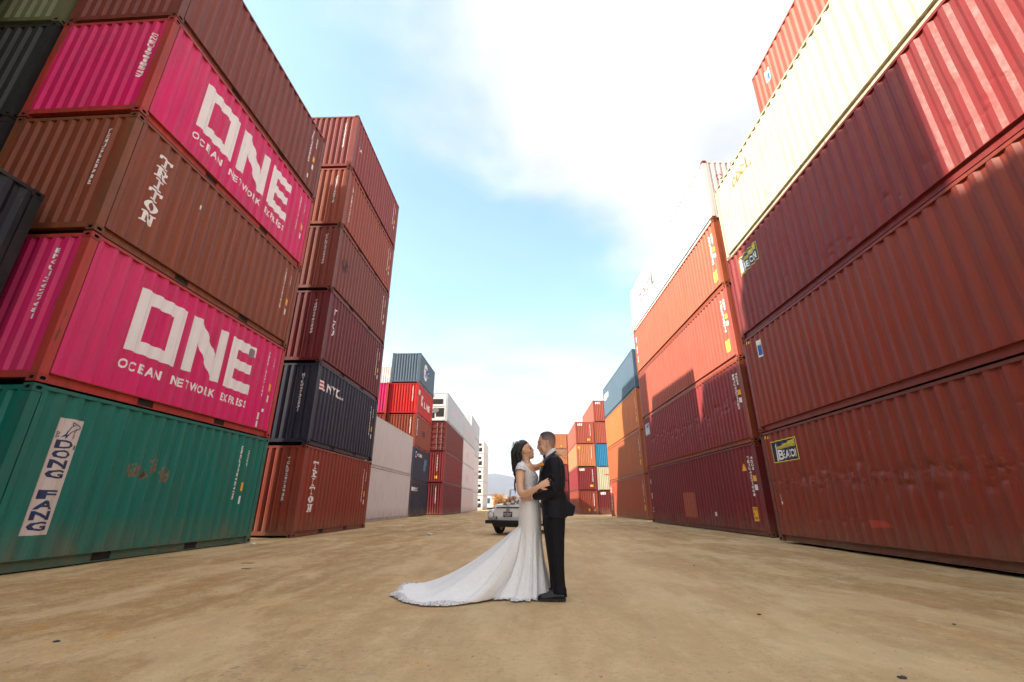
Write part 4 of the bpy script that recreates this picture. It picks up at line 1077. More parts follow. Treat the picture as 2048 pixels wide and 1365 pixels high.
for _ in range(5200):
    y = 1.2+rnd.random()**1.8*16; x = rnd.uniform(-6.9, 6.6); s_ = rnd.choice((.003, .004, .005, .006, .008, .011))*rnd.uniform(.7, 1.3)
    z = gz(x, y); a = rnd.uniform(0, 6.28)
    v = [bm.verts.new((x+s_*math.cos(a+k*1.57)*rnd.uniform(.7, 1.3), y+s_*math.sin(a+k*1.57)*rnd.uniform(.7, 1.3), z-.001)) for k in range(4)]
    tp = bm.verts.new((x+s_*.2, y, z+s_*rnd.uniform(.2, .45)))
    for k in range(4): bm.faces.new((v[k], v[(k+1) % 4], tp))
tag(obj('gravel', bm, plain('gravel_mix', (.33, .25, .17), .9, var=.6, scale=60)), 'loose grit scattered over the dirt', kind='stuff')

# ------------------------------------------------------------------ the air
bm = bmesh.new(); box(bm, -6100, -3100, -12, 6100, 9100, 340)
hm = bpy.data.materials.new('haze'); hm.use_nodes = True; hn = hm.node_tree; hn.nodes.remove(hn.nodes['Principled BSDF'])
pv = hn.nodes.new('ShaderNodeVolumePrincipled'); pv.inputs['Color'].default_value = (.85, .90, 1, 1); pv.inputs['Density'].default_value = .00013; pv.inputs['Anisotropy'].default_value = .3
hn.links.new(pv.outputs[0], hn.nodes['Material Output'].inputs['Volume'])
tag(obj('haze', bm, hm), 'thin pale haze in the air over the yard', kind='stuff')

# ------------------------------------------------------------------ people
def skin_mat(name, c, blush):
    t = NT(name); a = t.noise(t.pos(), 14, 4)
    t.l(t.mix(a, c, blush), t.b.inputs['Base Color']); t.b.inputs['Roughness'].default_value = .5
    t.b.inputs['Subsurface Weight'].default_value = .12; t.b.inputs['Subsurface Radius'].default_value = (.02, .008, .004); t.b.inputs['Subsurface Scale'].default_value = .5
    return t.m
SK = .00560                                   # metres per photo pixel at the couple's distance
def rows_loft(bm, rows, Y, n=24, front=-1, k=3, sq=2.0, cap=True):
    """horizontal sections: (y_px, x_left_px, x_right_px, half_depth[, dY])"""
    P = []
    for r_ in rows:
        a = at(r_[1], r_[0], Y); b_ = at(r_[2], r_[0], Y)
        P.append(((a.x+b_.x)/2, Y+(r_[4] if len(r_) > 4 else 0), (a.z+b_.z)/2, (b_.x-a.x)/2, r_[3]))
    Q = catmull(P, k) if k > 1 else P
    rings = []
    for q in Q:
        ring = []
        for j in range(n):
            t_ = 2*math.pi*j/n; c_, s_ = math.cos(t_), math.sin(t_)
            e = 2/sq
            ring.append(bm.verts.new((q[0]+max(q[3], .001)*abs(c_)**e*(1 if c_ >= 0 else -1), q[1]+max(q[4], .001)*abs(s_)**e*(1 if s_ >= 0 else -1), q[2])))
        rings.append(ring)
    for A_, B_ in zip(rings, rings[1:]):
        for j in range(n): bm.faces.new((A_[j], A_[(j+1) % n], B_[(j+1) % n], B_[j]))
    if cap: bm.faces.new(rings[0][::-1]); bm.faces.new(rings[-1])
    bmesh.ops.recalc_face_normals(bm, faces=bm.faces)
    return rings
def T(bm, pts, n=12, k=4):
    """limb: (x_px, y_px, Y, radius across, [radius in depth])"""
    P = []
    for q in pts:
        c = at(q[0], q[1], q[2]); P.append((c.x, c.y, c.z, q[3], q[4] if len(q) > 4 else q[3]))
    tube(bm, P, n, k)
def hand(bm, wrist, dirv, palmn, s=1.0, curl=.5, spread=1.0):
    """palm and five fingers from the wrist along dirv; palmn = direction the palm faces"""
    d = Vector(dirv).normalized(); pn = Vector(palmn); pn = (pn-d*pn.dot(d)).normalized(); side = d.cross(pn)
    wv = Vector(wrist)
    P = lambda a, b_, c_: wv+d*a*s+side*b_*s+pn*c_*s
    a0_ = P(0, 0, 0); a1_ = P(.045, 0, 0); a2_ = P(.088, 0, .004)
    tube(bm, [(*a0_, .025*s, .019*s), (*a1_, .038*s, .016*s), (*a2_, .038*s, .013*s)], 12, 3, ref=pn)
    for i, (off, ln) in enumerate(((-.029, .068), (-.010, .078), (.010, .074), (.028, .058))):
        b0 = P(.080, off, .003); ang = curl*.5; l_ = ln
        p1 = P(.080+l_*.42*math.cos(ang), off*(1+.25*spread), .003+l_*.42*math.sin(ang))
        p2 = P(.080+l_*.42*math.cos(ang)+l_*.33*math.cos(ang*2), off*(1+.4*spread), .003+l_*.42*math.sin(ang)+l_*.33*math.sin(ang*2))
        p3 = P(.080+l_*.42*math.cos(ang)+l_*.33*math.cos(ang*2)+l_*.25*math.cos(ang*3), off*(1+.5*spread), .003+l_*(.42*math.sin(ang)+.33*math.sin(ang*2)+.25*math.sin(ang*3)))
        tube(bm, [(*b0, .0095*s), (*p1, .0088*s), (*p2, .0078*s), (*p3, .0066*s)], 8, 2)
    q0 = P(.022, -.030, .006); q1 = P(.048, -.052, .014); q2 = P(.075, -.060, .022)
    tube(bm, [(*q0, .014*s), (*q1, .0105*s), (*q2, .008*s)], 8, 2)
def hair_mat(name, c):
    t = NT(name); a = t.noise(t.pos((60, 60, 9)), 3, 4)
    t.l(t.mix(a, tuple(x*.5 for x in c), tuple(x*1.7 for x in c)), t.b.inputs['Base Color']); t.b.inputs['Roughness'].default_value = .38
    t.l(t.bump(a, .5, .003), t.b.inputs['Normal']); return t.m
YG = 5.33; YB = 5.50

# ---- the groom
groom = tag(empty('person', (at(1108, 1201, YG).x, YG, 0)), 'man with short dark hair in a black tuxedo holding the bride by the waist', 'person', 'wedding couple')
def rel(o, root):
    for v in o.data.vertices: v.co -= root.location
    return o
SKG = skin_mat('skin_tan', (.60, .33, .235), (.70, .41, .30))
bm = bmesh.new()
rows_loft(bm, [(864.8, 1091, 1098, .02), (866.5, 1085.5, 1103, .05), (870, 1081, 1107.2, .066), (875, 1078.2, 1109.4, .075), (880, 1076.8, 1110, .079), (885, 1076.4, 1110, .079), (888.5, 1077.4, 1109.6, .077), (893, 1077.2, 1108.6, .074),
               (898, 1077.6, 1107, .070), (902, 1079.0, 1105.5, .064), (906, 1080.6, 1104, .056), (909.5, 1082.6, 1102, .042), (911.5, 1086, 1098, .022)], YG, 22, sq=2.15)
# nose, brow, lips, chin, ears
T(bm, [(1077.6, 887, YG, .008, .010), (1076.2, 892, YG, .011, .012), (1075.6, 896.4, YG, .012, .015), (1077.5, 898.8, YG, .009, .014)], 8, 3)
T(bm, [(1077.8, 885, YG-.05, .008), (1076.6, 884.6, YG-.02, .010), (1076.6, 884.6, YG+.02, .010), (1077.8, 885, YG+.05, .008)], 8, 2)
T(bm, [(1080.3, 901.4, YG-.024, .006), (1078.6, 901.2, YG, .008), (1080.3, 901.4, YG+.024, .006)], 8, 2)
T(bm, [(1081.2, 903.8, YG-.02, .006), (1079.8, 903.6, YG, .008), (1081.2, 903.8, YG+.02, .006)], 8, 2)
T(bm, [(1083.2, 907.5, YG-.015, .012), (1082.2, 908, YG, .014), (1083.2, 907.5, YG+.015, .012)], 8, 2)
for s in (-1, 1):
    ye = YG+s*.080
    T(bm, [(1092.8, 883.5, ye, .008, .006), (1095.3, 882.3, ye+s*.006, .010, .006), (1096.0, 886, ye+s*.008, .010, .006), (1094.6, 890.5, ye+s*.004, .009, .006), (1092.6, 893.6, ye, .007, .005)], 8, 3)
    T(bm, [(1083, 893, YG+s*.055, .018), (1086, 899, YG+s*.06, .018), (1089, 904, YG+s*.055, .016)], 8, 2)
T(bm, [(1097, 898, YG, .060, .056), (1099, 906, YG, .058, .056), (1102, 913, YG, .066, .075), (1104, 922, YG, .09, .13)], 16, 3)
# trunk, arms and legs under the clothes, so that the body is one surface
rows_loft(bm, [(914, 1094, 1116, .13), (922, 1089, 1122, .17), (938, 1084, 1126, .17), (960, 1082, 1127, .16), (985, 1085, 1125, .14), (1010, 1087, 1128, .15), (1036, 1089, 1128, .15), (1045, 1095, 1124, .10)], YG, 20, k=2)
for s in (-1, 1):
    T(bm, [(1108, 1030, YG+s*.085, .085), (1112, 1090, YG+s*.09, .062), (1115, 1130, YG+s*.09, .05), (1118, 1176, YG+s*.09, .036), (1118, 1187, YG+s*.09, .030)], 10, 2)
T(bm, [(1106, 922, YG-.15, .055), (1110, 950, YG-.19, .042), (1110, 980, YG-.18, .036), (1085, 990, YG-.13, .030), (1066, 994, YG-.04, .024), (1062, 994.5, YG-.02, .023)], 10, 3)
w0 = at(1063, 994.3, YG-.02)
hand(bm, w0, (-1, .32, .02), (.25, 1, 0), 1.02, .35, .6)
T(bm, [(1100, 922, YG+.16, .055), (1090, 952, YG+.24, .042), (1078, 978, YG+.33, .036), (1066, 980, YG+.40, .026)], 10, 3)
w1 = at(1066, 980, YG+.40); hand(bm, w1, (-1, .1, -.1), (0, -1, 0), 1.0, .5, .6)
gb = rel(remeshed(bm, 'body', SKG, .0052, 3, None), groom); gb.parent = groom
HG = hair_mat('hair_short_dark', (.035, .028, .028))
bm = bmesh.new()
rg = rows_loft(bm, [(863.6, 1090, 1099, .02), (865.6, 1084.4, 1104, .054), (869.3, 1080.2, 1108.2, .070), (874, 1078.4, 1110.2, .079), (880, 1077.4, 1111, .083), (886, 1077.4, 1110.8, .083), (893, 1078, 1109.6, .078), (899, 1079, 1108.2, .073)], YG, 40, sq=2.15, k=4)
def hair_keep(c):
    # hairline: forehead corner, temple, above the ear, down to the nape
    px_ = 1093+(c.x-at(1093, 880, YG).x)/SK; py_ = 880-(c.z-at(1093, 880, YG).z)/SK*1.0
    if py_ < 869.5: return True
    line = [(1079.5, 869), (1082.5, 874), (1083.5, 882), (1090, 882.5), (1092, 884), (1097, 885), (1098.5, 892), (1104, 897), (1112, 898)]
    for (a, b_), (c_, d_) in zip(line, line[1:]):
        if a <= px_ <= c_: return py_ < b_+(d_-b_)*(px_-a)/(c_-a)
    return px_ > 1112
bmesh.ops.delete(bm, geom=[f for f in bm.faces if not hair_keep(f.calc_center_median())], context='FACES')
t = NT('hair_faded'); gp = t.n('ShaderNodeNewGeometry'); sz_ = t.n('ShaderNodeSeparateXYZ'); t.l(gp.outputs['Position'], sz_.inputs[0])
zt = at(1093, 876, YG).z
f_ = t.ramp(sz_.outputs[2], zt-.085, zt+.045); nz = t.noise(t.pos((70, 70, 30)), 4, 4)
t.l(t.mix(t.math('ADD', f_, t.math('MULTIPLY', t.math('SUBTRACT', nz, .5), .5)), (.36, .22, .17), (.035, .030, .034)), t.b.inputs['Base Color']); t.b.inputs['Roughness'].default_value = .55; t.l(t.bump(nz, .6, .002), t.b.inputs['Normal'])
h_ = rel(obj('hair', bm, t.m, None, True), groom); h_.parent = groom
EYE = plain('eye_dark', (.012, .008, .008), .2); BROW = plain('brow_dark', (.018, .012, .012), .8)
def small(name, pts, m, root, n=8):
    bm = bmesh.new(); T(bm, pts, n, 2); o = rel(obj(name, bm, m, None, True), root); o.parent = root; return o
for s in (-1, 1):
    small('eye', [(1079.2, 888.6, YG+s*.050, .004), (1078.4, 888.3, YG+s*.036, .006), (1078.2, 888.5, YG+s*.022, .004)], EYE, groom)
    small('eyebrow', [(1080.4, 884.6, YG+s*.058, .003), (1077.7, 883.3, YG+s*.044, .005), (1076.0, 883.6, YG+s*.020, .004)], BROW, groom)
# clothes
t = NT('black_velvet'); vz = t.noise(t.pos(), 9, 5, .6, .6)
t.l(t.mix(vz, (.003, .003, .006), (.010, .010, .017)), t.b.inputs['Base Color']); t.b.inputs['Roughness'].default_value = .72; t.b.inputs['Sheen Weight'].default_value = .10; t.b.inputs['Sheen Roughness'].default_value = .3; t.b.inputs['Specular IOR Level'].default_value = .3
t.l(t.bump(t.noise(t.pos((1.6, 1.6, .8)), 9, 3, .5, 1.2), .55, .03), t.b.inputs['Normal']); VEL = t.m
t = NT('black_wool'); t.b.inputs['Base Color'].default_value = (.004, .004, .007, 1); t.b.inputs['Roughness'].default_value = .75; t.b.inputs['Specular IOR Level'].default_value = .3
t.l(t.bump(t.noise(t.pos((2.2, 2.2, .5)), 8, 3, .5, .8), .6, .03), t.b.inputs['Normal']); WOOL = t.m
SHIRT = plain('white_shirt', (.74, .75, .78), .6)
bm = bmesh.new()
rows_loft(bm, [(908.5, 1098, 1112, .055), (911, 1096, 1115, .095), (915, 1092.5, 1119, .15), (921, 1088.5, 1124, .20), (929, 1084, 1127.5, .215), (940, 1080, 1130, .215), (955, 1077.6, 1131, .205), (970, 1078.2, 1130.5, .190),
               (985, 1080.0, 1129, .178), (998, 1081.5, 1130, .185), (1012, 1082.5, 1132, .20), (1025, 1083.5, 1133, .208), (1036, 1084.5, 1133, .21)], YG, 30, sq=2.3, k=3)
T(bm, [(1106, 918, YG-.155, .070, .055), (1109, 932, YG-.185, .074, .062), (1111, 950, YG-.20, .070, .062), (1112, 968, YG-.20, .066, .060), (1110.5, 982, YG-.195, .062, .056), (1100, 988.5, YG-.18, .054, .052), (1085, 991, YG-.13, .048, .048), (1073, 993, YG-.07, .044, .044), (1069.5, 993.5, YG-.05, .043, .043)], 18, 4)
T(bm, [(1102, 918, YG+.155, .070, .055), (1096, 940, YG+.21, .068, .060), (1088, 962, YG+.28, .062, .056), (1078, 978, YG+.33, .050, .050), (1072, 980, YG+.36, .045, .045)], 16, 3)
# the skirt of the jacket blown out behind him
def blade(bm, px_pts, Y0, Y1, k=1):
    A_ = [bm.verts.new(at(x, y, Y0)) for x, y in px_pts]; B_ = [bm.verts.new(at(x, y, Y0) + Vector((0, Y1-Y0, 0))) for x, y in px_pts]
    fs = [bm.faces.new(A_), bm.faces.new(B_[::-1])]; n = len(A_)
    for i in range(n): fs.append(bm.faces.new((A_[i], A_[(i+1) % n], B_[(i+1) % n], B_[i])))
    bmesh.ops.recalc_face_normals(bm, faces=fs)
blade(bm, [(1122, 968), (1129.8, 985), (1135.5, 1001), (1143, 1007), (1151.5, 1013), (1149.5, 1023), (1147, 1032.5), (1133, 1033.5), (1124, 1036), (1110, 1036), (1112, 990)], YG-.10, YG-.055)
blade(bm, [(1126, 990), (1134, 1000), (1143, 1016), (1140, 1031), (1126, 1036), (1112, 1036)], YG+.03, YG+.07)
# creases where the elbow bends
for a in ((1096, 957, 1109, 974), (1100, 950, 1112, 960), (1098, 966, 1108, 982)):
    T(bm, [(a[0], a[1], YG-.245, .006), ((a[0]+a[2])/2, (a[1]+a[3])/2-1, YG-.262, .010), (a[2], a[3], YG-.252, .007)], 8, 2)
jk = rel(remeshed(bm, 'jacket', VEL, .0075, 5), groom); jk.parent = groom
# lapel edge, collar, cuff, tie, flower
small('lapel', [(1111.5, 903.2, YG-.055, .010, .008), (1105, 908, YG-.090, .011, .009), (1098, 914, YG-.118, .014, .009), (1090.5, 921, YG-.150, .018, .009), (1085, 936, YG-.150, .014, .009), (1081, 952, YG-.125, .008, .006)], plain('satin', (.010, .010, .014), .28), groom, 10)
bm = bmesh.new()
rows_loft(bm, [(897.8, 1102.5, 1111.4, .052), (901, 1097, 1112.4, .068), (905, 1092.6, 1112.8, .075), (909.5, 1089.6, 1112.0, .078), (914, 1087.2, 1109, .072), (919, 1086, 1104, .06)], YG, 24, k=3)
o = rel(remeshed(bm, 'shirt_collar', SHIRT, .006, 2), groom); o.parent = groom
bm = bmesh.new(); rows_loft(bm, [(914, 1087.6, 1100, .05), (922, 1084.2, 1100, .065), (934, 1080.6, 1098, .06), (945, 1078, 1095, .04)], YG, 20, k=3)
o = rel(obj('shirt_front', bm, SHIRT, None, True), groom); o.parent = groom
small('shirt_cuff', [(1071.5, 993, YG-.06, .036), (1067, 993.8, YG-.04, .036), (1065.5, 994, YG-.035, .034)], SHIRT, groom, 14)
bm = bmesh.new()
for s in (-1, 1): T(bm, [(1089.0, 914.5, YG-.012*0, .010, .008), (1088.6, 914, YG+s*.035, .022, .010), (1089.6, 913.6, YG+s*.062, .026, .008)], 10, 2)
T(bm, [(1088.6, 912.5, YG, .012, .014), (1088.2, 917, YG, .012, .014)], 8, 2)
o = rel(obj('bow_tie', bm, plain('tie_black', (.008, .008, .01), .4), None, True), groom); o.parent = groom
fl_ = small('boutonniere', [(1083.0, 931, YG-.16, .010, .008), (1083.5, 937, YG-.165, .010, .008), (1084, 942, YG-.16, .006, .005)], plain('stem_green', (.07, .10, .04), .7), groom)
bm = bmesh.new(); c0_ = at(1083.3, 929.6, YG-.165); rnd = random.Random(3)
for i in range(26):
    a = Vector((rnd.gauss(0, 1), rnd.gauss(0, 1), rnd.gauss(0, 1))).normalized()*.017; blob(bm, c0_+a, (.011, .011, .009), 6, 4)
o = rel(obj('flower', bm, plain('marigold', (.80, .30, .02), .6), None, True), groom); o.parent = fl_; o.location = (0, 0, 0)
# trousers
bm = bmesh.new()
T(bm, [(1109, 1020, YG-.075, .118, .11), (1109, 1045, YG-.082, .118, .11), (1110, 1075, YG-.088, .104, .10), (1112, 1105, YG-.09, .090, .09), (1114, 1135, YG-.09, .078, .08), (1117, 1165, YG-.09, .070, .072), (1118.5, 1178, YG-.095, .070, .074), (1118.8, 1188, YG-.10, .074, .078)], 20, 4)
T(bm, [(1106, 1020, YG+.085, .118, .11), (1105, 1045, YG+.09, .112, .11), (1107, 1075, YG+.10, .098, .10), (1109, 1105, YG+.11, .086, .09), (1111, 1135, YG+.12, .074, .08), (1112, 1162, YG+.13, .066, .072), (1113, 1176, YG+.13, .066, .074), (1113, 1184, YG+.13, .070, .078)], 20, 4)
rows_loft(bm, [(1000, 1088, 1127, .14), (1020, 1086, 1131, .17), (1040, 1088, 1130, .17), (1052, 1095, 1124, .12)], YG, 20, k=2)
tr_ = rel(remeshed(bm, 'trousers', WOOL, .0075, 5), groom); tr_.parent = groom
LEA = plain('black_leather', (.006, .006, .007), .2, spec=.4); SOLE = plain('shoe_sole', (.02, .018, .017), .7)
def shoe(toe_x, heel_x, Y, z0=0.0):
    bm = bmesh.new(); Ls = heel_x-toe_x
    P = [(0, .012, .022), (.06, .022, .036), (.16, .027, .043), (.30, .033, .047), (.42, .045, .045), (.55, .056, .040), (.68, .060, .036), (.82, .058, .035), (.93, .050, .034), (1, .036, .024)]
    rings = []
    for u, h, wd in P:
        ring = []
        for j in range(16):
            a = 2*math.pi*j/16; zz_ = math.sin(a)
            ring.append(bm.verts.new((toe_x+u*Ls, Y+wd*math.cos(a)*(1 if zz_ < .3 else .82), z0+.020+(h*1.5*zz_ if zz_ > 0 else h*.15*zz_)+0)))
        rings.append(ring)
    for A_, B_ in zip(rings, rings[1:]):
        for j in range(16): bm.faces.new((A_[j], A_[(j+1) % 16], B_[(j+1) % 16], B_[j]))
    bm.faces.new(rings[0][::-1]); bm.faces.new(rings[-1]); bmesh.ops.recalc_face_normals(bm, faces=bm.faces)
    o = rel(obj('shoe', bm, LEA, None, True), groom); o.parent = groom
    bm = bmesh.new(); pts = [(toe_x-.004+(Ls+.008)*u, Y-wd-.003) for u, h, wd in P] + [(toe_x-.004+(Ls+.008)*u, Y+wd+.003) for u, h, wd in P[::-1]]
    poly_prism(bm, pts, z0+.006, z0+.018, 'xy'); box(bm, heel_x-.085, Y-.034, z0-.004, heel_x, Y+.034, z0+.0055)
    s_ = rel(obj('sole', bm, SOLE, None), groom); s_.parent = o
    bm = bmesh.new()
    for k in range(4): tube(bm, [(toe_x+Ls*(.46+.07*k), Y-.03, z0+.078+.007*k, .0035), (toe_x+Ls*(.46+.07*k), Y, z0+.088+.008*k, .0035), (toe_x+Ls*(.46+.07*k), Y+.03, z0+.078+.007*k, .0035)], 5, 2)
    s_ = rel(obj('laces', bm, SOLE, None), groom); s_.parent = o
gx = at(1076, 1203, YG-.12).x; gx2 = at(1131.5, 1203, YG-.12).x
shoe(gx, gx2, YG-.105); shoe(at(1083, 1190, YG+.14).x-.0, at(1124, 1190, YG+.14).x+.05, YG+.135)

# ---- the bride
bride = tag(empty('person', (at(1060, 1195, YB).x, YB, 0)), 'woman with long black hair in a white lace wedding dress with a long train', 'person', 'wedding couple')
SKB = skin_mat('skin_warm', (.68, .37, .22), (.78, .47, .31))
bm = bmesh.new()
rows_loft(bm, [(882.5, 1042, 1050, .03), (885.5, 1036, 1056, .056), (890, 1032.5, 1059.2, .070), (895, 1031, 1061.6, .074), (899, 1031.5, 1062.6, .074), (903, 1033, 1064.0, .070), (907, 1037, 1065.6, .062), (911, 1043, 1067, .052), (914.5, 1049, 1067.6, .042), (917, 1056, 1066.6, .026), (918.2, 1060, 1065, .012)], YB, 22)
T(bm, [(1061.5, 894.5, YB, .008, .010), (1064.2, 898, YB, .010, .011), (1066.4, 901.6, YB, .010, .013), (1064.6, 903.6, YB, .009, .013)], 8, 3)
T(bm, [(1064.2, 906.6, YB-.022, .005), (1066.6, 906.3, YB, .008), (1064.2, 906.6, YB+.022, .005)], 8, 2)
T(bm, [(1064.6, 908.8, YB-.02, .006), (1066.8, 909.2, YB, .008), (1064.6, 908.8, YB+.02, .006)], 8, 2)
T(bm, [(1065.2, 913.5, YB-.012, .012), (1066.4, 914, YB, .013), (1065.2, 913.5, YB+.012, .012)], 8, 2)
for s in (-1, 1):
    ye = YB+s*.076
    T(bm, [(1044.6, 900.5, ye, .007, .005), (1046.4, 900.0, ye+s*.006, .009, .005), (1048.6, 903.5, ye+s*.006, .009, .005), (1051.0, 907.6, ye, .007, .005)], 8, 3)
    T(bm, [(1056, 900, YB+s*.05, .02), (1058.5, 906, YB+s*.052, .02)], 8, 2)
T(bm, [(1047, 903, YB, .048, .05), (1050.5, 914, YB, .047, .047), (1052.5, 924, YB, .050, .052), (1054, 931, YB, .066, .085), (1055, 938, YB, .08, .12)], 16, 3)
rows_loft(bm, [(927.5, 1046, 1060, .09), (931, 1041, 1063, .135), (937, 1037.5, 1067, .165), (945, 1037, 1072, .158), (953, 1039, 1076.4, .148), (961, 1042, 1076.4, .136), (972, 1046, 1072.6, .118), (982, 1047.5, 1071.5, .115), (993, 1045.5, 1074, .135), (1006, 1041.5, 1077.5, .158), (1022, 1039.5, 1080, .165), (1042, 1041, 1081, .155), (1055, 1047, 1076, .11)], YB, 24, k=3)
for s in (-1, 1):
    T(bm, [(1058, 1035, YB+s*.08, .085), (1061, 1085, YB+s*.08, .062), (1061, 1120, YB+s*.07, .048), (1058, 1175, YB+s*.06, .032), (1058, 1188, YB+s*.06, .034), (1072, 1193, YB+s*.06, .022)], 10, 2)
# near arm: elbow bent, hand on his sleeve
T(bm, [(1042.5, 938, YB-.135, .050, .045), (1040.5, 946, YB-.170, .052, .048), (1040, 958, YB-.20, .048, .046), (1040, 972, YB-.235, .043, .043), (1041.5, 984, YB-.28, .041, .040), (1047, 988.5, YB-.31, .040, .038), (1058, 985.5, YB-.35, .037, .035), (1069, 979, YB-.39, .031, .028), (1077.5, 973.5, YB-.415, .025, .021)], 16, 4)
w2 = at(1077.5, 973.5, YB-.415); hand(bm, w2, (.93, -.06, .42), (.12, 1, -.1), 1.0, .28, .6)
# far arm: over his shoulder, hand on his back
T(bm, [(1057, 936, YB+.135, .046), (1064, 936, YB+.19, .045), (1074, 935, YB+.20, .040), (1084, 930, YB+.17, .036), (1096, 918, YB+.10, .031), (1107, 906.0, YB-.06, .024), (1110.6, 905, YB-.11, .023)], 14, 4)
w3 = at(1110.0, 905.0, YB-.115); hand(bm, w3, (1, -.35, -.10), (-.2, .9, -.35), 1.04, .35, 2.2)
bb = rel(remeshed(bm, 'body', SKB, .0052, 3), bride); bb.parent = bride
for s in (-1, 1):
    small('eye', [(1060.4, 896.6, YB+s*.046, .004), (1062.2, 896.8, YB+s*.034, .006), (1062.0, 897.2, YB+s*.022, .004)], EYE, bride)
    small('eyebrow', [(1058.4, 892.6, YB+s*.056, .003), (1061.4, 892.4, YB+s*.040, .004), (1062.4, 893.6, YB+s*.020, .003)], BROW, bride)
small('lips', [(1064.6, 907.7, YB-.020, .003), (1067.9, 907.9, YB, .0055), (1064.6, 907.7, YB+.020, .003)], plain('lips_rose', (.45, .09, .08), .35), bride)
small('earring', [(1048.6, 909, YB-.086, .004), (1048.8, 912.5, YB-.088, .006)], plain('silver', (.7, .7, .7), .15, 1), bride)
# hair: scalp cap and long locks
HB = hair_mat('hair_long_black', (.016, .014, .016))
bm = bmesh.new()
rows_loft(bm, [(880.6, 1041, 1049, .03), (883.6, 1034, 1054.2, .062), (888, 1029.4, 1056.2, .080), (893, 1028.2, 1053.6, .086), (898, 1028, 1050.0, .087), (903, 1028, 1046.4, .084), (909, 1027.6, 1044.6, .080), (917, 1026.4, 1044.6, .074), (925, 1025.4, 1042.4, .066), (933, 1027, 1037.6, .050), (940, 1028.4, 1034.6, .03)], YB-.005, 26, k=3)
rnd = random.Random(12)
for i in range(230):
    yo = YB+rnd.uniform(-.108, .085)
    x0_ = rnd.uniform(1034, 1056.5); top = 881.6+abs(x0_-1043)*.30+rnd.uniform(0, 2); ph = rnd.uniform(0, 6.28); am = rnd.uniform(.4, 1.7)
    xb = rnd.uniform(1024.2, 1042); P_ = [(x0_, top, YB+(yo-YB)*.35, .003), (x0_*.55+xb*.45-1.5, 888+rnd.uniform(-2, 3), YB+(yo-YB)*.85, .006)]
    for k in range(1, 8):
        u = k/7; P_.append((xb*(1-u*.25)+1030*u*.25+am*math.sin(ph+u*9)+(-1.2*math.sin(u*3.1)), 894+u*rnd.uniform(40, 52), yo+.010*math.cos(ph+u*9)*am, .0075*(1-u*.75)))
    T(bm, P_, 5, 2)
for i in range(24):
    ph = rnd.uniform(-.5, .9); yo = YB-.085+rnd.uniform(-.03, .06); P_ = []; am = rnd.uniform(1.6, 3.0)
    for k in range(13):
        u = k/12; P_.append((1029.2+am*math.sin(ph+u*13)*(1-.35*u)+rnd.uniform(-.5, .5)+u*1.4, 922+u*rnd.uniform(50, 66), yo+.012*math.cos(ph+u*13), .0070*(1-u)+.0012))
    T(bm, P_, 5, 2)
for i in range(22):                      # flyaway strands
    ph = rnd.uniform(0, 6); yo = YB+rnd.uniform(-.09, .09); x0_ = rnd.uniform(1026, 1036); P_ = []
    for k in range(7):
        u = k/6; P_.append((x0_-u*rnd.uniform(2, 6)+1.5*math.sin(ph+u*7), 884+u*rnd.uniform(20, 52), yo, .0012))
    T(bm, P_, 4, 2)
o = rel(obj('hair', bm, HB, None, True), bride); o.parent = bride
bm = bmesh.new(); rnd = random.Random(8)
for i in range(26):
    c = at(1034.5+rnd.uniform(-3.5, 4), 885.5+rnd.uniform(-2.6, 2.6), YB-.07+rnd.uniform(-.01, .02)); blob(bm, c, (.006, .004, .006), 6, 4)
o = rel(obj('hair_ornament', bm, plain('ivory_beads', (.70, .70, .74), .3), None, True), bride); o.parent = bride
# the dress
def lace(name, c, shade, holes=False):
    t = NT(name); P_ = t.pos()
    vo = t.n('ShaderNodeTexVoronoi', feature='DISTANCE_TO_EDGE'); vo.inputs['Scale'].default_value = 34; t.l(P_, vo.inputs['Vector'])
    nn = t.noise(P_, 26, 5, .7, 1.0); m_ = t.math('MULTIPLY', t.ramp(vo.outputs[0], .02, .12), t.ramp(nn, .36, .56))
    t.l(t.mix(m_, c, shade), t.b.inputs['Base Color']); t.b.inputs['Roughness'].default_value = .65; t.b.inputs['Sheen Weight'].default_value = .2
    t.l(t.bump(t.math('SUBTRACT', 1.0, m_), .4, .004), t.b.inputs['Normal'])
    if holes:
        v2 = t.n('ShaderNodeTexVoronoi'); v2.inputs['Scale'].default_value = 62; t.l(P_, v2.inputs['Vector'])
        t.l(t.ramp(v2.outputs[0], .30, .22, 1, 0), t.b.inputs['Alpha'])
    return t.m
LACE = lace('dress_lace', (.93, .92, .91), (.88, .87, .86)); BOD = lace('bodice_lace', (.88, .87, .88), (.66, .63, .66)); TRIM = lace('lace_trim', (.82, .81, .82), (.6, .58, .6), True)
dress = tag(empty('dress', (0, 0, 0)), None); dress.parent = bride
# bodice with a V neck and cap sleeve
bm = bmesh.new()
rows_loft(bm, [(927, 1043, 1060, .12), (930.5, 1038, 1063, .152), (937, 1035.4, 1067.6, .178), (945, 1035.4, 1073.2, .171), (953, 1037.6, 1077.8, .160), (961, 1040.8, 1077.8, .147), (972, 1044.6, 1074, .129), (982, 1046, 1073, .126), (993, 1044, 1075.4, .146), (1006, 1040, 1079, .169)], YB, 48, k=6, cap=False)
O_ = at(1050, 950, YB)
def px_of(c): return 1050+(c.x-O_.x)/SK, 950-(c.z-O_.z)/SK
def bod_keep(c):
    x, y = px_of(c); s_ = abs(c.y-YB)
    # neckline falls from the shoulder strap to the V in front; deeper towards the middle
    nl = 928+max(0, (x-1044))*.80 if s_ > .075 else (928+max(0, x-1040)*1.25 if x > 1050 else 934)
    return y > nl
bmesh.ops.delete(bm, geom=[f for f in bm.faces if not bod_keep(f.calc_center_median())], context='FACES')
o = obj('bodice', bm, BOD, None, True); rel(o, bride); o.parent = dress
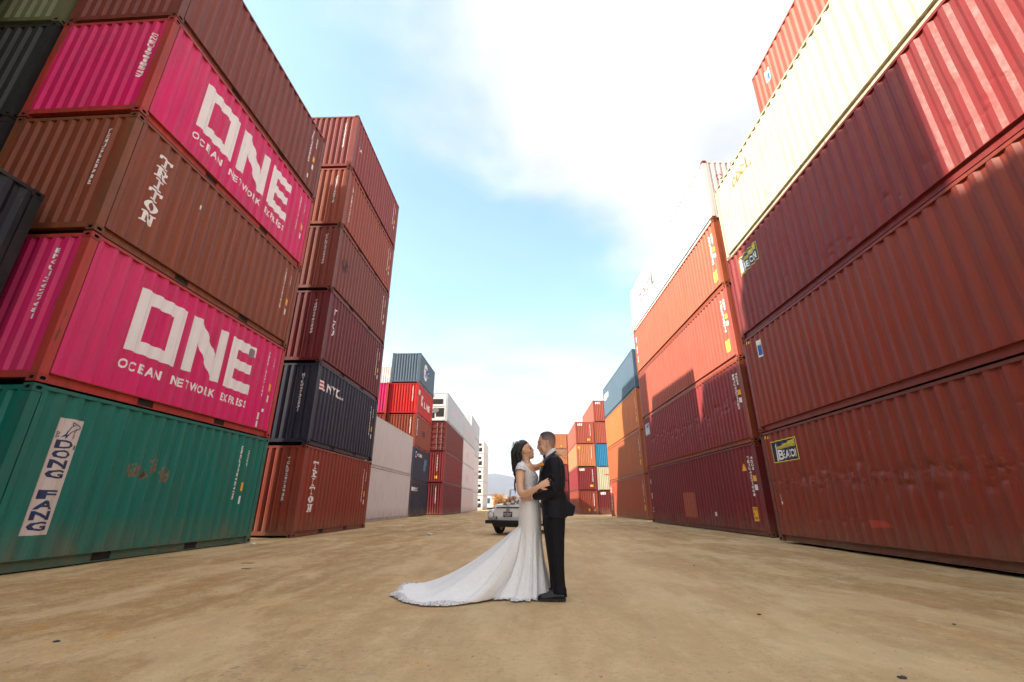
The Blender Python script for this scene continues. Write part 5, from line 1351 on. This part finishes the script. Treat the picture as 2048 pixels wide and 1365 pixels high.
for s in (-1, 1):
    bm = bmesh.new()
    T(bm, [(1049, 930, YB+s*.115, .040, .030), (1043.5, 933.5, YB+s*.145, .056, .050), (1041, 939, YB+s*.166, .060, .058), (1040.4, 943.0, YB+s*.176, .060, .056)], 20, 5)
    rnd = random.Random(4)
    bmesh.ops.delete(bm, geom=[f for f in bm.faces if len(f.verts) > 4], context='FACES')
    for v in bm.verts: v.co += Vector((rnd.gauss(0, .0015), rnd.gauss(0, .0015), rnd.gauss(0, .002)))
    o = obj('cap_sleeve', bm, BOD, None, True); rel(o, bride); o.parent = dress
# skirt: fitted to the thigh, then falling to a hem line traced on the ground
hem = [(.29, 5.66), (.25, 5.90), (.08, 6.06), (-.22, 6.16), (-.60, 6.26), (-.96, 6.26), (-1.28, 6.10), (-1.46, 5.80), (-1.45, 5.48), (-1.34, 5.22), (-1.17, 5.04), (-.99, 4.90), (-.78, 4.90), (-.60, 4.99), (-.47, 5.13), (-.33, 5.24), (-.22, 5.22), (-.12, 5.19), (-.04, 5.18), (.05, 5.23), (.13, 5.34), (.24, 5.47)]
HC = catmull([h + (0,) for h in hem + hem[:1]], 12)
ln_ = [0]
for a, b_ in zip(HC, HC[1:]): ln_.append(ln_[-1]+math.hypot(b_[0]-a[0], b_[1]-a[1]))
NS = 300
def hem_at(u):
    d = (u % 1)*ln_[-1]
    for i in range(len(ln_)-1):
        if ln_[i+1] >= d:
            t_ = (d-ln_[i])/max(ln_[i+1]-ln_[i], 1e-9); return (HC[i][0]+(HC[i+1][0]-HC[i][0])*t_, HC[i][1]+(HC[i+1][1]-HC[i][1])*t_)
    return HC[-1][:2]
SR = [(975, 1044.6, 1074, .131), (985, 1044.6, 1074.6, .134), (995, 1043, 1076.4, .150), (1006, 1039.6, 1079.4, .172), (1020, 1037.4, 1081.6, .180), (1036, 1036.8, 1082.4, .180), (1052, 1037.0, 1082.6, .176)]
rings_ = []
cols_ = []
for (yy, xa_, xb_, hd) in catmull(SR, 3):
    a = at(xa_, yy, YB); b_ = at(xb_, yy, YB); cols_.append(((a.x+b_.x)/2, (a.z+b_.z)/2, (b_.x-a.x)/2, hd))
bm = bmesh.new(); grid = []
NV = 46
for i in range(NS):
    u = i/NS; hx, hy = hem_at(u)
    c0x, c0z, ra, rd = cols_[-1]
    ang = math.atan2((hy-(YB-.02))*1.0, hx-(c0x-.06)) if True else 0
    col_ = []
    for (cx_, cz_, r1, r2) in cols_[:-1]: col_.append(Vector((cx_+r1*math.cos(ang), YB+r2*math.sin(ang), cz_)))
    p0 = Vector((c0x+ra*math.cos(ang), YB+rd*math.sin(ang), c0z)); D_ = math.hypot(hx-p0.x, hy-p0.y)
    tw = min(1, max(0, (D_-.25)/.6))
    for k in range(NV):
        s_ = k/(NV-1)
        hzt = s_**(2.3*(1-tw)+.95*tw); z = c0z*((1-s_)**(1.0+1.05*tw)) if tw > 0 else c0z*(1-s_)
        x = p0.x+(hx-p0.x)*hzt; y = p0.y+(hy-p0.y)*hzt
        ff = math.sin(u*235+1.6*math.sin(u*70)) * .036 + math.sin(u*410+.7)*.012
        ft = math.sin(u*64+1.2*math.sin(u*23)) * .034 + math.sin(u*61+.7)*.026 + noise.noise((u*30, s_*2, 3))*.03
        fold = (ff*(1-tw)+ft*tw)*(s_**1.1)
        n_ = Vector((hx-c0x, hy-YB, 0)); n_ = n_.normalized() if n_.length > 0 else Vector((1, 0, 0))
        upf = tw*(1-s_)**.3
        big_f = .045*math.sin(u*40+2.0)*math.sin(math.pi*min(1, s_*1.15))*tw + .02*math.sin(u*90+s_*2)*math.sin(math.pi*s_)*tw
        p = Vector((x, y, 0)) + n_*fold*(1-.6*tw)
        z = max(z + (fold*.8+big_f)*tw*(1 if s_ < .97 else .3), 0)
        zmin = .004+.010*abs(math.sin(u*190))*(s_**3) + (.016*(1+math.sin(u*47))*tw if s_ > .6 else 0)
        if tw < .5 and s_ > .9: z = max(z, .005+.012*abs(math.sin(u*150)))
        col_.append(Vector((p.x, p.y, max(z, zmin))))
    grid.append([bm.verts.new(q) for q in col_])
for i in range(NS):
    A_ = grid[i]; B_ = grid[(i+1) % NS]
    for k in range(len(A_)-1): bm.faces.new((A_[k], B_[k], B_[k+1], A_[k+1]))
bmesh.ops.recalc_face_normals(bm, faces=bm.faces)
hemv = [g_[-1].co.copy() for g_ in grid]; hemi = [g_[-4].co.copy() for g_ in grid]
o = obj('skirt', bm, LACE, None, True); rel(o, bride); o.parent = dress
bm = bmesh.new(); rr = []
for i in range(NS):
    out = (hemv[i]-hemi[i]); out.z = 0; out = out.normalized() if out.length > 1e-6 else Vector((0, -1, 0))
    sc = .028+.030*abs(math.sin(i*.42))
    a = hemv[i]-out*.02+Vector((0, 0, .006)); b_ = hemv[i]+out*.012+Vector((0, 0, .004+.006*abs(math.sin(i*.9)))); c = hemv[i]+out*sc; c.z = .003+.008*abs(math.sin(i*1.3))
    rr.append([bm.verts.new(q) for q in (a, b_, c)])
for i in range(NS):
    A_, B_ = rr[i], rr[(i+1) % NS]
    for k in range(2): bm.faces.new((A_[k], B_[k], B_[k+1], A_[k+1]))
o = obj('lace_trim', bm, TRIM, None, True); rel(o, bride); o.parent = dress
